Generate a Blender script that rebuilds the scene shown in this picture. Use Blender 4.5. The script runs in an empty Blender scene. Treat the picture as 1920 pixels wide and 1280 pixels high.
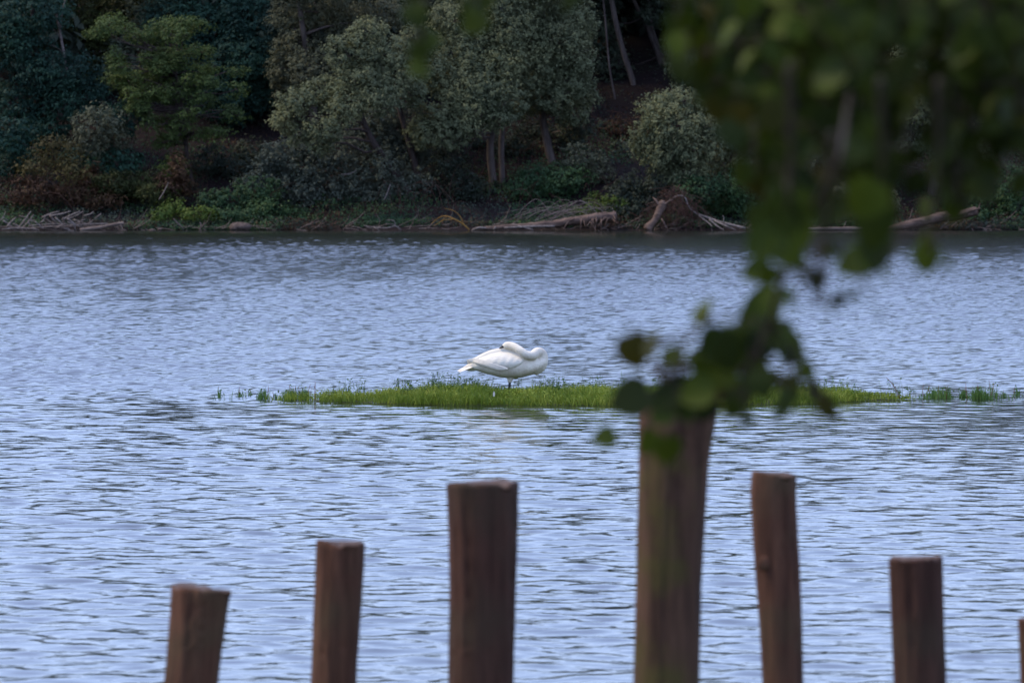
import bpy, bmesh, math, random
import numpy as np
from mathutils import Vector, Matrix
random.seed(7)
RNG = np.random.default_rng(7)
SC = bpy.context.scene
COL = SC.collection
R = math.radians

# ------------------------------------------------------------------ camera, sky, sun, exposure
CAM_H = 2.7
F = 200.0 / 36.0 * 1920.0
PITCH = math.atan(371.0 / F)
cam_d = bpy.data.cameras.new('camera')
cam = bpy.data.objects.new('camera', cam_d)
COL.objects.link(cam)
cam.location = (0, 0, CAM_H)
cam.rotation_euler = (math.pi / 2 - PITCH, 0, 0)
cam_d.lens = 200
cam_d.sensor_width = 36
cam_d.clip_start = 0.5
cam_d.clip_end = 3000
cam_d.dof.use_dof = True
cam_d.dof.focus_distance = 59.8
cam_d.dof.aperture_fstop = 7.9
SC.camera = cam

SUN_EL, SUN_AZ = R(50), R(-85)      # azimuth from +Y, clockwise positive
world = bpy.data.worlds.new('World')
SC.world = world
world.use_nodes = True
wn, wl = world.node_tree.nodes, world.node_tree.links
wn.clear()
sky_n = wn.new('ShaderNodeTexSky')
sky_n.sky_type = 'NISHITA'
sky_n.sun_disc = False
sky_n.sun_elevation = SUN_EL
sky_n.sun_rotation = SUN_AZ
sky_n.air_density = 1.0
sky_n.dust_density = 0.6
sky_n.ozone_density = 4.0
bg = wn.new('ShaderNodeBackground')
bg.inputs['Strength'].default_value = 0.15
wo = wn.new('ShaderNodeOutputWorld')
# thin even cloud over the blue sky, a little uneven
tcw = wn.new('ShaderNodeTexCoord')
cn = wn.new('ShaderNodeTexNoise')
cn.inputs['Scale'].default_value = 2.2
cn.inputs['Detail'].default_value = 5
cr = wn.new('ShaderNodeMapRange')
cr.inputs['From Min'].default_value = 0.3
cr.inputs['From Max'].default_value = 0.7
cr.inputs['To Min'].default_value = 0.5
cr.inputs['To Max'].default_value = 0.8
cm = wn.new('ShaderNodeMix')
cm.data_type = 'RGBA'
cm.inputs['B'].default_value = (4.05, 4.95, 8.4, 1)
wl.new(tcw.outputs['Generated'], cn.inputs['Vector'])
wl.new(cn.outputs['Fac'], cr.inputs['Value'])
wl.new(cr.outputs[0], cm.inputs['Factor'])
wl.new(sky_n.outputs[0], cm.inputs['A'])
wl.new(cm.outputs['Result'], bg.inputs['Color'])
wl.new(bg.outputs[0], wo.inputs['Surface'])

sun_d = bpy.data.lights.new('sun', 'SUN')
sun_d.energy = 1.8
sun_d.angle = R(18)
sun_d.color = (1.0, 0.8, 0.5)
sun = bpy.data.objects.new('sun', sun_d)
COL.objects.link(sun)
sd = Vector((math.sin(SUN_AZ) * math.cos(SUN_EL), math.cos(SUN_AZ) * math.cos(SUN_EL), math.sin(SUN_EL)))
sun.rotation_euler = sd.to_track_quat('Z', 'Y').to_euler()
sun.location = sd * 300

SC.render.engine = 'CYCLES'
SC.view_settings.view_transform = 'Standard'
SC.view_settings.look = 'None'
SC.view_settings.gamma = 1
SC.view_settings.exposure = 0.75
SC.view_settings.use_curve_mapping = False
SC.cycles.use_denoising = True
SC.cycles.max_bounces = 6
SC.cycles.diffuse_bounces = 3
SC.cycles.glossy_bounces = 3
SC.cycles.transmission_bounces = 3
SC.cycles.caustics_reflective = False
SC.cycles.caustics_refractive = False


# ------------------------------------------------------------------ helpers
def P(px, py, d):
    """the point of the place seen at photo pixel (px, py), d metres ahead"""
    u, v = (px - 960) / F, (640 - py) / F
    c, s = math.cos(PITCH), math.sin(PITCH)
    t = d / (c + v * s)
    return Vector((u * t, d, CAM_H + t * (v * c - s)))


def M_PX(px, d):
    return px / F * d


def link(name, me, mats=None, parent=None, kind=None, smooth=False):
    o = bpy.data.objects.new(name, me)
    COL.objects.link(o)
    if mats is not None and len(me.materials) == 0:
        for m in (mats if isinstance(mats, (list, tuple)) else [mats]):
            me.materials.append(m)
    if parent is not None:
        o.parent = parent
    if kind:
        o['kind'] = kind
    if smooth:
        me.shade_smooth()
    return o


def tag(o, label, cat, group=None):
    o['label'] = label
    o['category'] = cat
    if group:
        o['group'] = group
    return o


def thing(name, label, cat, loc, group=None):
    o = bpy.data.objects.new(name, None)
    COL.objects.link(o)
    o.location = loc
    o.empty_display_size = 0.2
    return tag(o, label, cat, group)


def np_mesh(name, V, Fc):
    """numpy vertices and equal-sized faces -> mesh"""
    V = np.asarray(V, dtype=np.float32)
    Fc = np.asarray(Fc, dtype=np.int32)
    k = Fc.shape[1]
    me = bpy.data.meshes.new(name)
    me.vertices.add(len(V))
    me.vertices.foreach_set('co', V.ravel())
    me.loops.add(Fc.size)
    me.loops.foreach_set('vertex_index', Fc.ravel())
    me.polygons.add(len(Fc))
    me.polygons.foreach_set('loop_start', np.arange(0, Fc.size, k, dtype=np.int32))
    me.polygons.foreach_set('loop_total', np.full(len(Fc), k, dtype=np.int32))
    me.update(calc_edges=True)
    return me


def smooth_path(pts, n=6):
    """Catmull-Rom through pts of (Vector, radius)"""
    if len(pts) < 3:
        return pts
    out = []
    for i in range(len(pts) - 1):
        p0, p1, p2, p3 = pts[max(i - 1, 0)], pts[i], pts[i + 1], pts[min(i + 2, len(pts) - 1)]
        for k in range(n):
            t = k / n
            a = [0.5 * (2 * p1[0] + (p2[0] - p0[0]) * t + (2 * p0[0] - 5 * p1[0] + 4 * p2[0] - p3[0]) * t * t
                        + (3 * p1[0] - p0[0] - 3 * p2[0] + p3[0]) * t ** 3)]
            out.append((a[0], p1[1] + (p2[1] - p1[1]) * t))
    out.append(pts[-1])
    return out


class Tubes:
    """collects tapered tubes; build() makes ONE mesh of them"""
    def __init__(self, rnd=0.0):
        self.v, self.f, self.rnd = [], [], rnd

    def add(self, pts, sides=7, cap=True, jitter=None):
        jitter = self.rnd if jitter is None else jitter
        base = len(self.v)
        n = len(pts)
        ref = None
        for i, (p, r) in enumerate(pts):
            a = pts[max(i - 1, 0)][0]
            b = pts[min(i + 1, n - 1)][0]
            t = (b - a)
            t = t.normalized() if t.length > 1e-9 else Vector((0, 0, 1))
            if ref is None:
                ref = Vector((1, 0, 0)) if abs(t.x) < 0.8 else Vector((0, 1, 0))
            u = (ref - t * ref.dot(t)).normalized()
            ref = u
            w = t.cross(u)
            for k in range(sides):
                an = 2 * math.pi * k / sides
                rr = r * (1 + random.uniform(-jitter, jitter))
                self.v.append(p + u * (math.cos(an) * rr) + w * (math.sin(an) * rr))
        for i in range(n - 1):
            for k in range(sides):
                k2 = (k + 1) % sides
                self.f.append((base + i * sides + k, base + i * sides + k2,
                               base + (i + 1) * sides + k2, base + (i + 1) * sides + k))
        if cap:
            self.f.append(tuple(base + k for k in reversed(range(sides))))
            self.f.append(tuple(base + (n - 1) * sides + k for k in range(sides)))
        return self

    def mesh(self, name, origin=None):
        o = Vector(origin) if origin is not None else Vector((0, 0, 0))
        me = bpy.data.meshes.new(name)
        me.from_pydata([tuple(v - o) for v in self.v], [], self.f)
        me.update()
        me.shade_smooth()
        return me


def smoothstep(a, b, x):
    t = np.clip((x - a) / (b - a), 0, 1)
    return t * t * (3 - 2 * t)


def lump(x, y, s, seed):
    """cheap smooth noise from sines, numpy-friendly, about -1..1"""
    r = np.random.default_rng(seed)
    z = 0
    for i in range(6):
        a = r.uniform(0, 6.28)
        k = s * r.uniform(0.5, 1.8)
        z = z + np.sin((x * np.cos(a) + y * np.sin(a)) * k + r.uniform(0, 6.28))
    return z / 3.2


# ------------------------------------------------------------------ materials
def new_mat(name):
    m = bpy.data.materials.new(name)
    m.use_nodes = True
    nt = m.node_tree
    nt.nodes.clear()
    out = nt.nodes.new('ShaderNodeOutputMaterial')
    return m, nt, out


def leaf_mat(name, cols, rough=0.6, spec=0.15, trans=0.25, nscale=0.6, per_object=False):
    """leaf colour differs from leaf to leaf, and from spray to spray"""
    m, nt, out = new_mat(name)
    N, L = nt.nodes, nt.links
    ramp = N.new('ShaderNodeValToRGB')
    els = ramp.color_ramp.elements
    while len(els) < len(cols):
        els.new(0.5)
    for i, (pos, c) in enumerate(cols):
        els[i].position = pos
        els[i].color = (*c, 1)
    if per_object:
        src = N.new('ShaderNodeObjectInfo').outputs['Random']
        L.new(src, ramp.inputs[0])
    else:
        g = N.new('ShaderNodeNewGeometry')
        tc = N.new('ShaderNodeTexCoord')
        nz = N.new('ShaderNodeTexNoise')
        nz.inputs['Scale'].default_value = nscale
        nz.inputs['Detail'].default_value = 3
        L.new(tc.outputs['Object'], nz.inputs['Vector'])
        a = N.new('ShaderNodeMath'); a.operation = 'MULTIPLY'; a.inputs[1].default_value = 0.32
        b = N.new('ShaderNodeMath'); b.operation = 'MULTIPLY_ADD'; b.inputs[1].default_value = 1.5; b.inputs[2].default_value = -0.41
        s = N.new('ShaderNodeMath'); s.operation = 'ADD'
        L.new(g.outputs['Random Per Island'], a.inputs[0])
        L.new(nz.outputs['Fac'], b.inputs[0])
        L.new(a.outputs[0], s.inputs[0]); L.new(b.outputs[0], s.inputs[1])
        L.new(s.outputs[0], ramp.inputs[0])
    p = N.new('ShaderNodeBsdfPrincipled')
    p.inputs['Roughness'].default_value = rough
    p.inputs['Specular IOR Level'].default_value = spec
    L.new(ramp.outputs[0], p.inputs['Base Color'])
    t = N.new('ShaderNodeBsdfTranslucent')
    L.new(ramp.outputs[0], t.inputs['Color'])
    mx = N.new('ShaderNodeMixShader')
    mx.inputs[0].default_value = trans
    L.new(p.outputs[0], mx.inputs[1]); L.new(t.outputs[0], mx.inputs[2])
    L.new(mx.outputs[0], out.inputs['Surface'])
    return m


def wood_mat(name, c1, c2, scale=(18, 18, 1.6), rough=0.85, bump=0.4, moss=None, per_obj=0.0):
    m, nt, out = new_mat(name)
    N, L = nt.nodes, nt.links
    tc = N.new('ShaderNodeTexCoord')
    mp = N.new('ShaderNodeMapping')
    mp.inputs['Scale'].default_value = scale
    L.new(tc.outputs['Object'], mp.inputs['Vector'])
    nz = N.new('ShaderNodeTexNoise')
    nz.inputs['Scale'].default_value = 1.0
    nz.inputs['Detail'].default_value = 6
    nz.inputs['Roughness'].default_value = 0.62
    L.new(mp.outputs[0], nz.inputs['Vector'])
    ramp = N.new('ShaderNodeValToRGB')
    ramp.color_ramp.elements[0].position = 0.32
    ramp.color_ramp.elements[0].color = (*c1, 1)
    ramp.color_ramp.elements[1].position = 0.7
    ramp.color_ramp.elements[1].color = (*c2, 1)
    L.new(nz.outputs['Fac'], ramp.inputs[0])
    colour = ramp.outputs[0]
    if moss:
        n2 = N.new('ShaderNodeTexNoise')
        n2.inputs['Scale'].default_value = moss[1]
        n2.inputs['Detail'].default_value = 4
        L.new(tc.outputs['Object'], n2.inputs['Vector'])
        r2 = N.new('ShaderNodeValToRGB')
        r2.color_ramp.elements[0].position = 0.5
        r2.color_ramp.elements[1].position = 0.68
        L.new(n2.outputs['Fac'], r2.inputs[0])
        mx = N.new('ShaderNodeMix'); mx.data_type = 'RGBA'
        L.new(r2.outputs[0], mx.inputs['Factor'])
        L.new(colour, mx.inputs['A'])
        mx.inputs['B'].default_value = (*moss[0], 1)
        colour = mx.outputs['Result']
    p = N.new('ShaderNodeBsdfPrincipled')
    p.inputs['Roughness'].default_value = rough
    p.inputs['Specular IOR Level'].default_value = 0.2
    L.new(colour, p.inputs['Base Color'])
    bp = N.new('ShaderNodeBump')
    bp.inputs['Strength'].default_value = bump
    bp.inputs['Distance'].default_value = 0.02
    L.new(nz.outputs['Fac'], bp.inputs['Height'])
    L.new(bp.outputs[0], p.inputs['Normal'])
    L.new(p.outputs[0], out.inputs['Surface'])
    return m


def ground_mat(name, cols, scale=0.8):
    m, nt, out = new_mat(name)
    N, L = nt.nodes, nt.links
    tc = N.new('ShaderNodeTexCoord')
    nz = N.new('ShaderNodeTexNoise')
    nz.inputs['Scale'].default_value = scale
    nz.inputs['Detail'].default_value = 9
    nz.inputs['Roughness'].default_value = 0.7
    L.new(tc.outputs['Object'], nz.inputs['Vector'])
    ramp = N.new('ShaderNodeValToRGB')
    els = ramp.color_ramp.elements
    while len(els) < len(cols):
        els.new(0.5)
    for i, (pos, c) in enumerate(cols):
        els[i].position = pos
        els[i].color = (*c, 1)
    L.new(nz.outputs['Fac'], ramp.inputs[0])
    p = N.new('ShaderNodeBsdfPrincipled')
    p.inputs['Roughness'].default_value = 0.95
    p.inputs['Specular IOR Level'].default_value = 0.15
    L.new(ramp.outputs[0], p.inputs['Base Color'])
    bp = N.new('ShaderNodeBump')
    bp.inputs['Strength'].default_value = 0.8
    bp.inputs['Distance'].default_value = 0.12
    L.new(nz.outputs['Fac'], bp.inputs['Height'])
    L.new(bp.outputs[0], p.inputs['Normal'])
    L.new(p.outputs[0], out.inputs['Surface'])
    return m


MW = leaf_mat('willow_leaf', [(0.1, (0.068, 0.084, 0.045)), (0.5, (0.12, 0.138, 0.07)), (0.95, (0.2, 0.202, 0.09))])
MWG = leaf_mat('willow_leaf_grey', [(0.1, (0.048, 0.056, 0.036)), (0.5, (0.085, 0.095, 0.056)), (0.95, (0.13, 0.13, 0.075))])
MWD = leaf_mat('willow_leaf_shade_grey', [(0.1, (0.045, 0.06, 0.048)), (0.5, (0.082, 0.1, 0.074)), (0.95, (0.12, 0.138, 0.096))])  # greyer leaf, also darkened to paint in the shade under the broad willow
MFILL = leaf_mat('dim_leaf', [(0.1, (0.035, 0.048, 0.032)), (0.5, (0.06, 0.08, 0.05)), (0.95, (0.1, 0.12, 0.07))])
MTEAL = leaf_mat('locust_leaf', [(0.1, (0.01, 0.03, 0.022)), (0.5, (0.018, 0.05, 0.034)), (0.95, (0.03, 0.075, 0.042))])
MLIME = leaf_mat('acacia_leaf', [(0.1, (0.03, 0.05, 0.016)), (0.5, (0.055, 0.085, 0.022)), (0.95, (0.1, 0.125, 0.028))])
MOLIVE = leaf_mat('olive_leaf', [(0.1, (0.02, 0.026, 0.01)), (0.5, (0.035, 0.045, 0.014)), (0.95, (0.06, 0.07, 0.018))])
MDARK = leaf_mat('dark_leaf', [(0.1, (0.016, 0.022, 0.016)), (0.5, (0.032, 0.044, 0.03)), (0.95, (0.055, 0.07, 0.045))])
MBRAMBLE = leaf_mat('bramble_leaf', [(0.1, (0.02, 0.045, 0.02)), (0.5, (0.036, 0.075, 0.032)), (0.95, (0.06, 0.105, 0.03))])
MBRIGHT = leaf_mat('bright_leaf', [(0.1, (0.035, 0.065, 0.012)), (0.5, (0.06, 0.1, 0.018)), (0.95, (0.1, 0.13, 0.022))])
MRUST = leaf_mat('rust_leaf', [(0.1, (0.03, 0.017, 0.012)), (0.5, (0.055, 0.03, 0.018)), (0.95, (0.08, 0.05, 0.02))])
MOCHRE = leaf_mat('ochre_leaf', [(0.1, (0.035, 0.03, 0.012)), (0.5, (0.07, 0.06, 0.02)), (0.95, (0.11, 0.085, 0.025))])
MGRASS = leaf_mat('grass_blade', [(0.1, (0.062, 0.11, 0.014)), (0.5, (0.145, 0.21, 0.024)), (0.95, (0.33, 0.36, 0.065))], trans=0.35, nscale=1.6)
MWEED = leaf_mat('weed_leaf', [(0.1, (0.03, 0.07, 0.02)), (0.5, (0.06, 0.12, 0.028)), (0.95, (0.1, 0.17, 0.035))], trans=0.3)
MREED = leaf_mat('reed_blade', [(0.1, (0.05, 0.11, 0.04)), (0.5, (0.09, 0.18, 0.04)), (0.95, (0.17, 0.24, 0.06))], trans=0.3)
MSTALK = leaf_mat('red_stalk', [(0.1, (0.12, 0.04, 0.03)), (0.9, (0.2, 0.08, 0.05))], trans=0.1)
MLEAF = leaf_mat('poplar_leaf', [(0.0, (0.015, 0.023, 0.005)), (0.3, (0.034, 0.05, 0.005)), (0.6, (0.066, 0.088, 0.008)),
                                 (0.84, (0.02, 0.032, 0.012)), (0.94, (0.05, 0.045, 0.006)), (0.985, (0.04, 0.018, 0.006))],
                 per_object=True, trans=0.2, rough=0.6, spec=0.12)
MLEAFM = leaf_mat('poplar_foliage', [(0.1, (0.015, 0.022, 0.005)), (0.5, (0.03, 0.043, 0.005)), (0.95, (0.058, 0.078, 0.008))], trans=0.2, nscale=25)
MBARK = wood_mat('bark', (0.03, 0.022, 0.02), (0.085, 0.066, 0.058), scale=(9, 9, 1.5))
MBARKW = wood_mat('willow_bark', (0.05, 0.04, 0.036), (0.13, 0.105, 0.09), scale=(9, 9, 1.5))
MPALE = wood_mat('pale_dead_wood', (0.08, 0.065, 0.058), (0.24, 0.2, 0.175), scale=(14, 14, 14))
MDRIFT = wood_mat('driftwood', (0.06, 0.042, 0.034), (0.19, 0.15, 0.125), scale=(3, 14, 14))
MBRUSH = wood_mat('brush_twigs', (0.07, 0.055, 0.05), (0.21, 0.17, 0.155), scale=(12, 12, 12))
MRED = wood_mat('rotten_log', (0.04, 0.025, 0.02), (0.17, 0.115, 0.088), scale=(2.5, 10, 10))
MORANGE = wood_mat('orange_branch', (0.14, 0.07, 0.015), (0.26, 0.15, 0.04), scale=(12, 12, 12))
MTWIG = wood_mat('twig_bark', (0.022, 0.016, 0.012), (0.05, 0.036, 0.026), scale=(30, 30, 30))
MROOT = wood_mat('root_hair', (0.035, 0.02, 0.016), (0.1, 0.05, 0.035), scale=(20, 20, 20))
MPOST = wood_mat('post_wood', (0.036, 0.015, 0.009), (0.132, 0.06, 0.034), scale=(26, 26, 2.2), bump=0.6,
                 moss=((0.075, 0.05, 0.026), 2.5))
MPOSTD = wood_mat('post_wood_dark', (0.027, 0.011, 0.007), (0.085, 0.039, 0.025), scale=(26, 26, 2.2), bump=0.6,
                  moss=((0.05, 0.034, 0.02), 2.5))
MPOSTM = wood_mat('post_wood_mossy', (0.03, 0.015, 0.009), (0.11, 0.058, 0.034), scale=(26, 26, 2.2), bump=0.6, moss=((0.07, 0.058, 0.014), 4.0))
MEND = wood_mat('post_end_grain', (0.06, 0.04, 0.032), (0.14, 0.095, 0.075), scale=(40, 40, 40))
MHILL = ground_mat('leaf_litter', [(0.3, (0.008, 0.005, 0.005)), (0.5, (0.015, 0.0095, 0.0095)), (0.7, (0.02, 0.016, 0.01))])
MBANK = ground_mat('bank_turf', [(0.3, (0.03, 0.035, 0.014)), (0.5, (0.05, 0.07, 0.02)), (0.7, (0.09, 0.075, 0.045))], 2.5)
MMUD = ground_mat('islet_mud', [(0.3, (0.03, 0.035, 0.018)), (0.7, (0.07, 0.07, 0.04))], 4)
MSTONE = ground_mat('grey_stone', [(0.3, (0.04, 0.028, 0.022)), (0.7, (0.16, 0.12, 0.1))], 9)


def water_mat():
    m, nt, out = new_mat('lake_water')
    N, L = nt.nodes, nt.links
    p = N.new('ShaderNodeBsdfPrincipled')
    p.inputs['Base Color'].default_value = (0.018, 0.022, 0.016, 1)
    p.inputs['Roughness'].default_value = 0.045
    p.inputs['IOR'].default_value = 1.333
    tc = N.new('ShaderNodeTexCoord')
    # wind-ruffled beyond the islet, smoother in its lee and under the far trees
    sx = N.new('ShaderNodeSeparateXYZ')
    L.new(tc.outputs['Object'], sx.inputs[0])
    rr = N.new('ShaderNodeValToRGB')
    mr = N.new('ShaderNodeMapRange')
    mr.inputs['From Min'].default_value = 50
    mr.inputs['From Max'].default_value = 180
    L.new(sx.outputs['Y'], mr.inputs['Value'])
    e = rr.color_ramp.elements
    e[0].position = 0.03; e[0].color = (.05, .05, .05, 1)
    e[1].position = 1.0; e[1].color = (.06, .06, .06, 1)
    for ps, c in ((.13, .12), (.5, .15), (.85, .15), (.97, .07)):
        q = e.new(ps); q.color = (c, c, c, 1)
    L.new(mr.outputs[0], rr.inputs[0])
    L.new(rr.outputs[0], p.inputs['Roughness'])
    mp = N.new('ShaderNodeMapping')
    mp.inputs['Scale'].default_value = (5.0, 9.0, 1)
    L.new(tc.outputs['Object'], mp.inputs['Vector'])
    nz = N.new('ShaderNodeTexNoise')
    nz.inputs['Scale'].default_value = 1.0
    nz.inputs['Detail'].default_value = 2
    L.new(mp.outputs[0], nz.inputs['Vector'])
    bp = N.new('ShaderNodeBump')
    bp.inputs['Strength'].default_value = 0.35
    bp.inputs['Distance'].default_value = 0.012
    L.new(nz.outputs['Fac'], bp.inputs['Height'])
    L.new(bp.outputs[0], p.inputs['Normal'])
    L.new(p.outputs[0], out.inputs['Surface'])
    return m


MWATER = water_mat()


# ------------------------------------------------------------------ the setting: water, hillside, near bank, islet
def build_water():
    ys = [12.0, 16.0, 20.0]
    y = 23.0
    while y < 182:
        ys.append(y)
        y += 0.062 if y < 112 else (0.085 if y < 150 else 0.16)
    ys += [190.0]
    ys = np.array(ys)
    nin = 240
    u = np.linspace(-1.22, 1.22, nin)
    ext = np.array([1.3, 1.45, 1.8, 2.6, 4.5, 9.0, 20.0])
    u = np.concatenate([-ext[::-1], u, ext])
    fade = np.where(np.abs(u) <= 1.22, 1.0, 0.0)
    fade = np.where((np.abs(u) > 1.22) & (np.abs(u) < 1.5), 0.5, fade)
    X = ys[:, None] * 0.09 * u[None, :]
    X = np.where(np.abs(u)[None, :] > 1.3, X + np.sign(u)[None, :] * (np.abs(u)[None, :] - 1.3) * 8, X)
    Y = np.repeat(ys[:, None], len(u), axis=1)
    r = np.random.default_rng(11)
    Z = np.zeros_like(X)
    near = 1 - smoothstep(56, 66, Y)                     # lee side of the islet: longer, quieter ripples
    far_calm = 1 - 0.93 * smoothstep(163, 177, Y + 5 * lump(X, Y, 0.12, 5))
    patch = 0.85 + 0.45 * lump(X * 0.6, Y * 0.35, 0.5, 3)
    patch = np.clip(patch, 0.4, 1.5)
    n = 110
    for i in range(n):
        lam = 0.2 * (0.72 / 0.2) ** r.uniform(0, 1)
        k = 2 * math.pi / lam
        ph = r.uniform(0, 6.283)
        if i % 2:       # ripples on the lee side, towards the camera
            th = r.normal(0, 0.8)
            amp = 0.05 * math.sqrt(4.0 / n) / k * near
        else:           # wind chop beyond the islet
            th = r.normal(0.2, 1.0)
            lam = 0.22 * (0.42 / 0.22) ** r.uniform(0, 1)
            k = 2 * math.pi / lam
            amp = 0.185 * math.sqrt(4.0 / n) / k * (1 - near)
        Z += amp * np.sin(k * (X * math.sin(th) + Y * math.cos(th)) + ph)
    Z = Z + 12.0 * near * Z * np.abs(Z)          # sharper crests
    Z = Z * far_calm * patch * fade[None, :]
    V = np.stack([X, Y, Z], -1).reshape(-1, 3)
    ny, nx = X.shape
    idx = np.arange(ny * nx).reshape(ny, nx)
    Fq = np.stack([idx[:-1, :-1], idx[:-1, 1:], idx[1:, 1:], idx[1:, :-1]], -1).reshape(-1, 4)
    me = np_mesh('water', V, Fq)
    return link('water', me, MWATER, kind='structure', smooth=True)


build_water()

SHORE = 177.0


def hill_z(x, y):
    x = np.asarray(x, dtype=float); y = np.asarray(y, dtype=float)
    s = y - SHORE - 0.35 * lump(x, 0 * x, 0.5, 21)
    z = np.where(s < 0, s * 0.5, 0)
    z = z + 0.1 * smoothstep(0, 0.3, s) + 0.75 * smoothstep(0.3, 4, s)
    z = z + 0.42 * np.clip(s - 3.5, 0, 17) + 0.12 * np.clip(s - 20.5, 0, 12)
    z = z + 0.22 * lump(x, y, 0.9, 22) * smoothstep(0.6, 4, s)
    return z


def hz(x, y):
    return float(hill_z(x, y))


def grid_mesh(name, xs, ys, fz):
    X, Y = np.meshgrid(xs, ys)
    Z = fz(X, Y)
    V = np.stack([X, Y, Z], -1).reshape(-1, 3)
    idx = np.arange(X.size).reshape(X.shape)
    Fq = np.stack([idx[:-1, :-1], idx[:-1, 1:], idx[1:, 1:], idx[1:, :-1]], -1).reshape(-1, 4)
    return np_mesh(name, V, Fq)


xs = np.concatenate([np.linspace(-400, -30, 24)[:-1], np.linspace(-30, 30, 180), np.linspace(30, 400, 24)[1:]])
ys = np.concatenate([np.linspace(174, 186, 60), np.linspace(186.5, 240, 60), np.linspace(250, 700, 12)])
link('hillside', grid_mesh('hillside', xs, ys, hill_z), MHILL, kind='structure', smooth=True)


def near_z(x, y):
    e = y - 0.25 * lump(x, 0 * x, 1.3, 31)
    z = 1.0 - 0.5 * smoothstep(9, 18, e) - 0.9 * smoothstep(18.5, 22, e)
    return z + 0.03 * lump(x, y, 3.0, 32) - 0.5 * smoothstep(22, 24, e)


xs = np.concatenate([np.linspace(-300, -8, 20)[:-1], np.linspace(-8, 8, 90), np.linspace(8, 300, 20)[1:]])
ys = np.concatenate([np.linspace(-300, 0, 16)[:-1], np.linspace(0, 25, 110)])
link('ground', grid_mesh('ground', xs, ys, near_z), MBANK, kind='structure', smooth=True)

# the islet, a low mud bar the grass grows on
IS_Y0, IS_Y1 = 58.6, 60.7


def islet_profile(x):
    """-> (front y, back y, grass 0..1) along the islet"""
    px = 960 + x / 59.6 * F
    g = np.interp(px, [500, 540, 590, 640, 700, 730, 780, 1150, 1500, 1560, 1640, 1725],
                  [0.0, 0.3, 0.42, 0.62, 0.5, 0.85, 1.0, 1.0, 1.0, 0.78, 0.62, 0.2])
    front = np.interp(px, [500, 590, 720, 850, 1150, 1500, 1600, 1700], [59.6, 59.2, 59.0, 58.6, 58.5, 58.9, 59.5, 59.8])
    back = np.interp(px, [500, 640, 760, 900, 1500, 1600, 1700], [60.0, 60.2, 60.5, 61.0, 61.0, 60.6, 60.1])
    return front, back, g


def islet_mesh():
    xs_ = np.linspace(P(505, 750, 59.6).x, P(1695, 750, 59.6).x, 120)
    ts = np.linspace(0, 1, 14)
    V = []
    for x in xs_:
        a, b, g = islet_profile(x)
        a, b = float(a) + 0.08 * math.sin(x * 9) + 0.06 * math.sin(x * 23 + 1), float(b)
        for t in ts:
            z = -0.06 + 0.1 * math.sin(math.pi * t) ** 0.6 * (0.35 + 0.65 * float(g)) + 0.008 * math.sin(x * 31 + t * 17)
            V.append((x, a + (b - a) * t, z))
    idx = np.arange(len(V)).reshape(len(xs_), len(ts))
    Fq = np.stack([idx[:-1, :-1], idx[1:, :-1], idx[1:, 1:], idx[:-1, 1:]], -1).reshape(-1, 4)
    return np_mesh('islet', np.array(V), Fq)


link('islet', islet_mesh(), MMUD, kind='structure', smooth=True)


# ------------------------------------------------------------------ leaves and trees
def unit(a):
    return a / np.maximum(np.linalg.norm(a, axis=1, keepdims=True), 1e-9)


def leaf_cards(C, Nrm, Ls, Ws, droop=0.0, rng=RNG):
    n = len(C)
    t = rng.normal(size=(n, 3))
    t[:, 2] -= droop
    t = unit(t - Nrm * np.sum(t * Nrm, axis=1, keepdims=True))
    b = np.cross(Nrm, t)
    Ls = Ls[:, None]; Ws = Ws[:, None]
    V = np.empty((n, 4, 3))
    V[:, 0] = C - t * Ls * 0.5
    V[:, 1] = C + b * Ws * 0.5 + Nrm * Ws * 0.15 - t * Ls * 0.06
    V[:, 2] = C + t * Ls * 0.5
    V[:, 3] = C - b * Ws * 0.5 + Nrm * Ws * 0.15 - t * Ls * 0.06
    return V.reshape(-1, 3)


def cards_mesh(name, parts, origin=(0, 0, 0)):
    V = np.concatenate(parts, 0) - np.array(origin)[None, :]
    Fq = np.arange(len(V)).reshape(-1, 4)
    return np_mesh(name, V, Fq)


def clump_leaves(c, r, dens, L, W, style='ball', rng=RNG):
    """leaves on many small sprays spread over one rounded clump"""
    c = np.array(c)
    r = np.array(r)
    area = math.pi * r[0] * r[2]
    n = max(int(dens * area), 40)
    ns = max(int(16 + 60 * area), 10)
    d = unit(rng.normal(size=(ns, 3)))
    d[:, 1] = np.where(rng.random(ns) < 0.4, -np.abs(d[:, 1]), d[:, 1])
    rad = rng.uniform(0.3, 1.3, size=(ns, 1)) ** 0.6
    sc = c + d * r * rad
    sr = rng.uniform(0.06, 0.2, size=ns) * (0.45 + 0.55 * r.mean())
    k = rng.integers(0, ns, n)
    if style == 'flat':
        off = rng.normal(size=(n, 3)) * np.array([1.25, 1.25, 0.34])
        off[:, 2] -= 0.35 * (off[:, 0] ** 2 + off[:, 1] ** 2) * 0.5
    elif style == 'up':
        off = rng.normal(size=(n, 3)) * np.array([0.55, 0.55, 1.0])
    else:
        off = rng.normal(size=(n, 3)) * np.array([0.85, 0.85, 0.75])
    off *= 0.62
    C = sc[k] + off * sr[k][:, None]
    Nrm = unit(off * 0.6 + d[k] * 0.6 + np.array([0, -0.1, 0.75]) + rng.normal(size=(n, 3)) * 0.42)
    loose = rng.random(n) < 0.2
    C[loose] = c + unit(d[k][loose] + rng.normal(size=(loose.sum(), 3)) * .5) * r * rng.uniform(.4, 1.3, size=(loose.sum(), 1))
    Ls = L * rng.uniform(0.6, 1.35, n)
    Ws = W * rng.uniform(0.7, 1.3, n)
    return leaf_cards(C, Nrm, Ls, Ws, droop=0.6 if style == 'flat' else 0.2, rng=rng)


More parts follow.
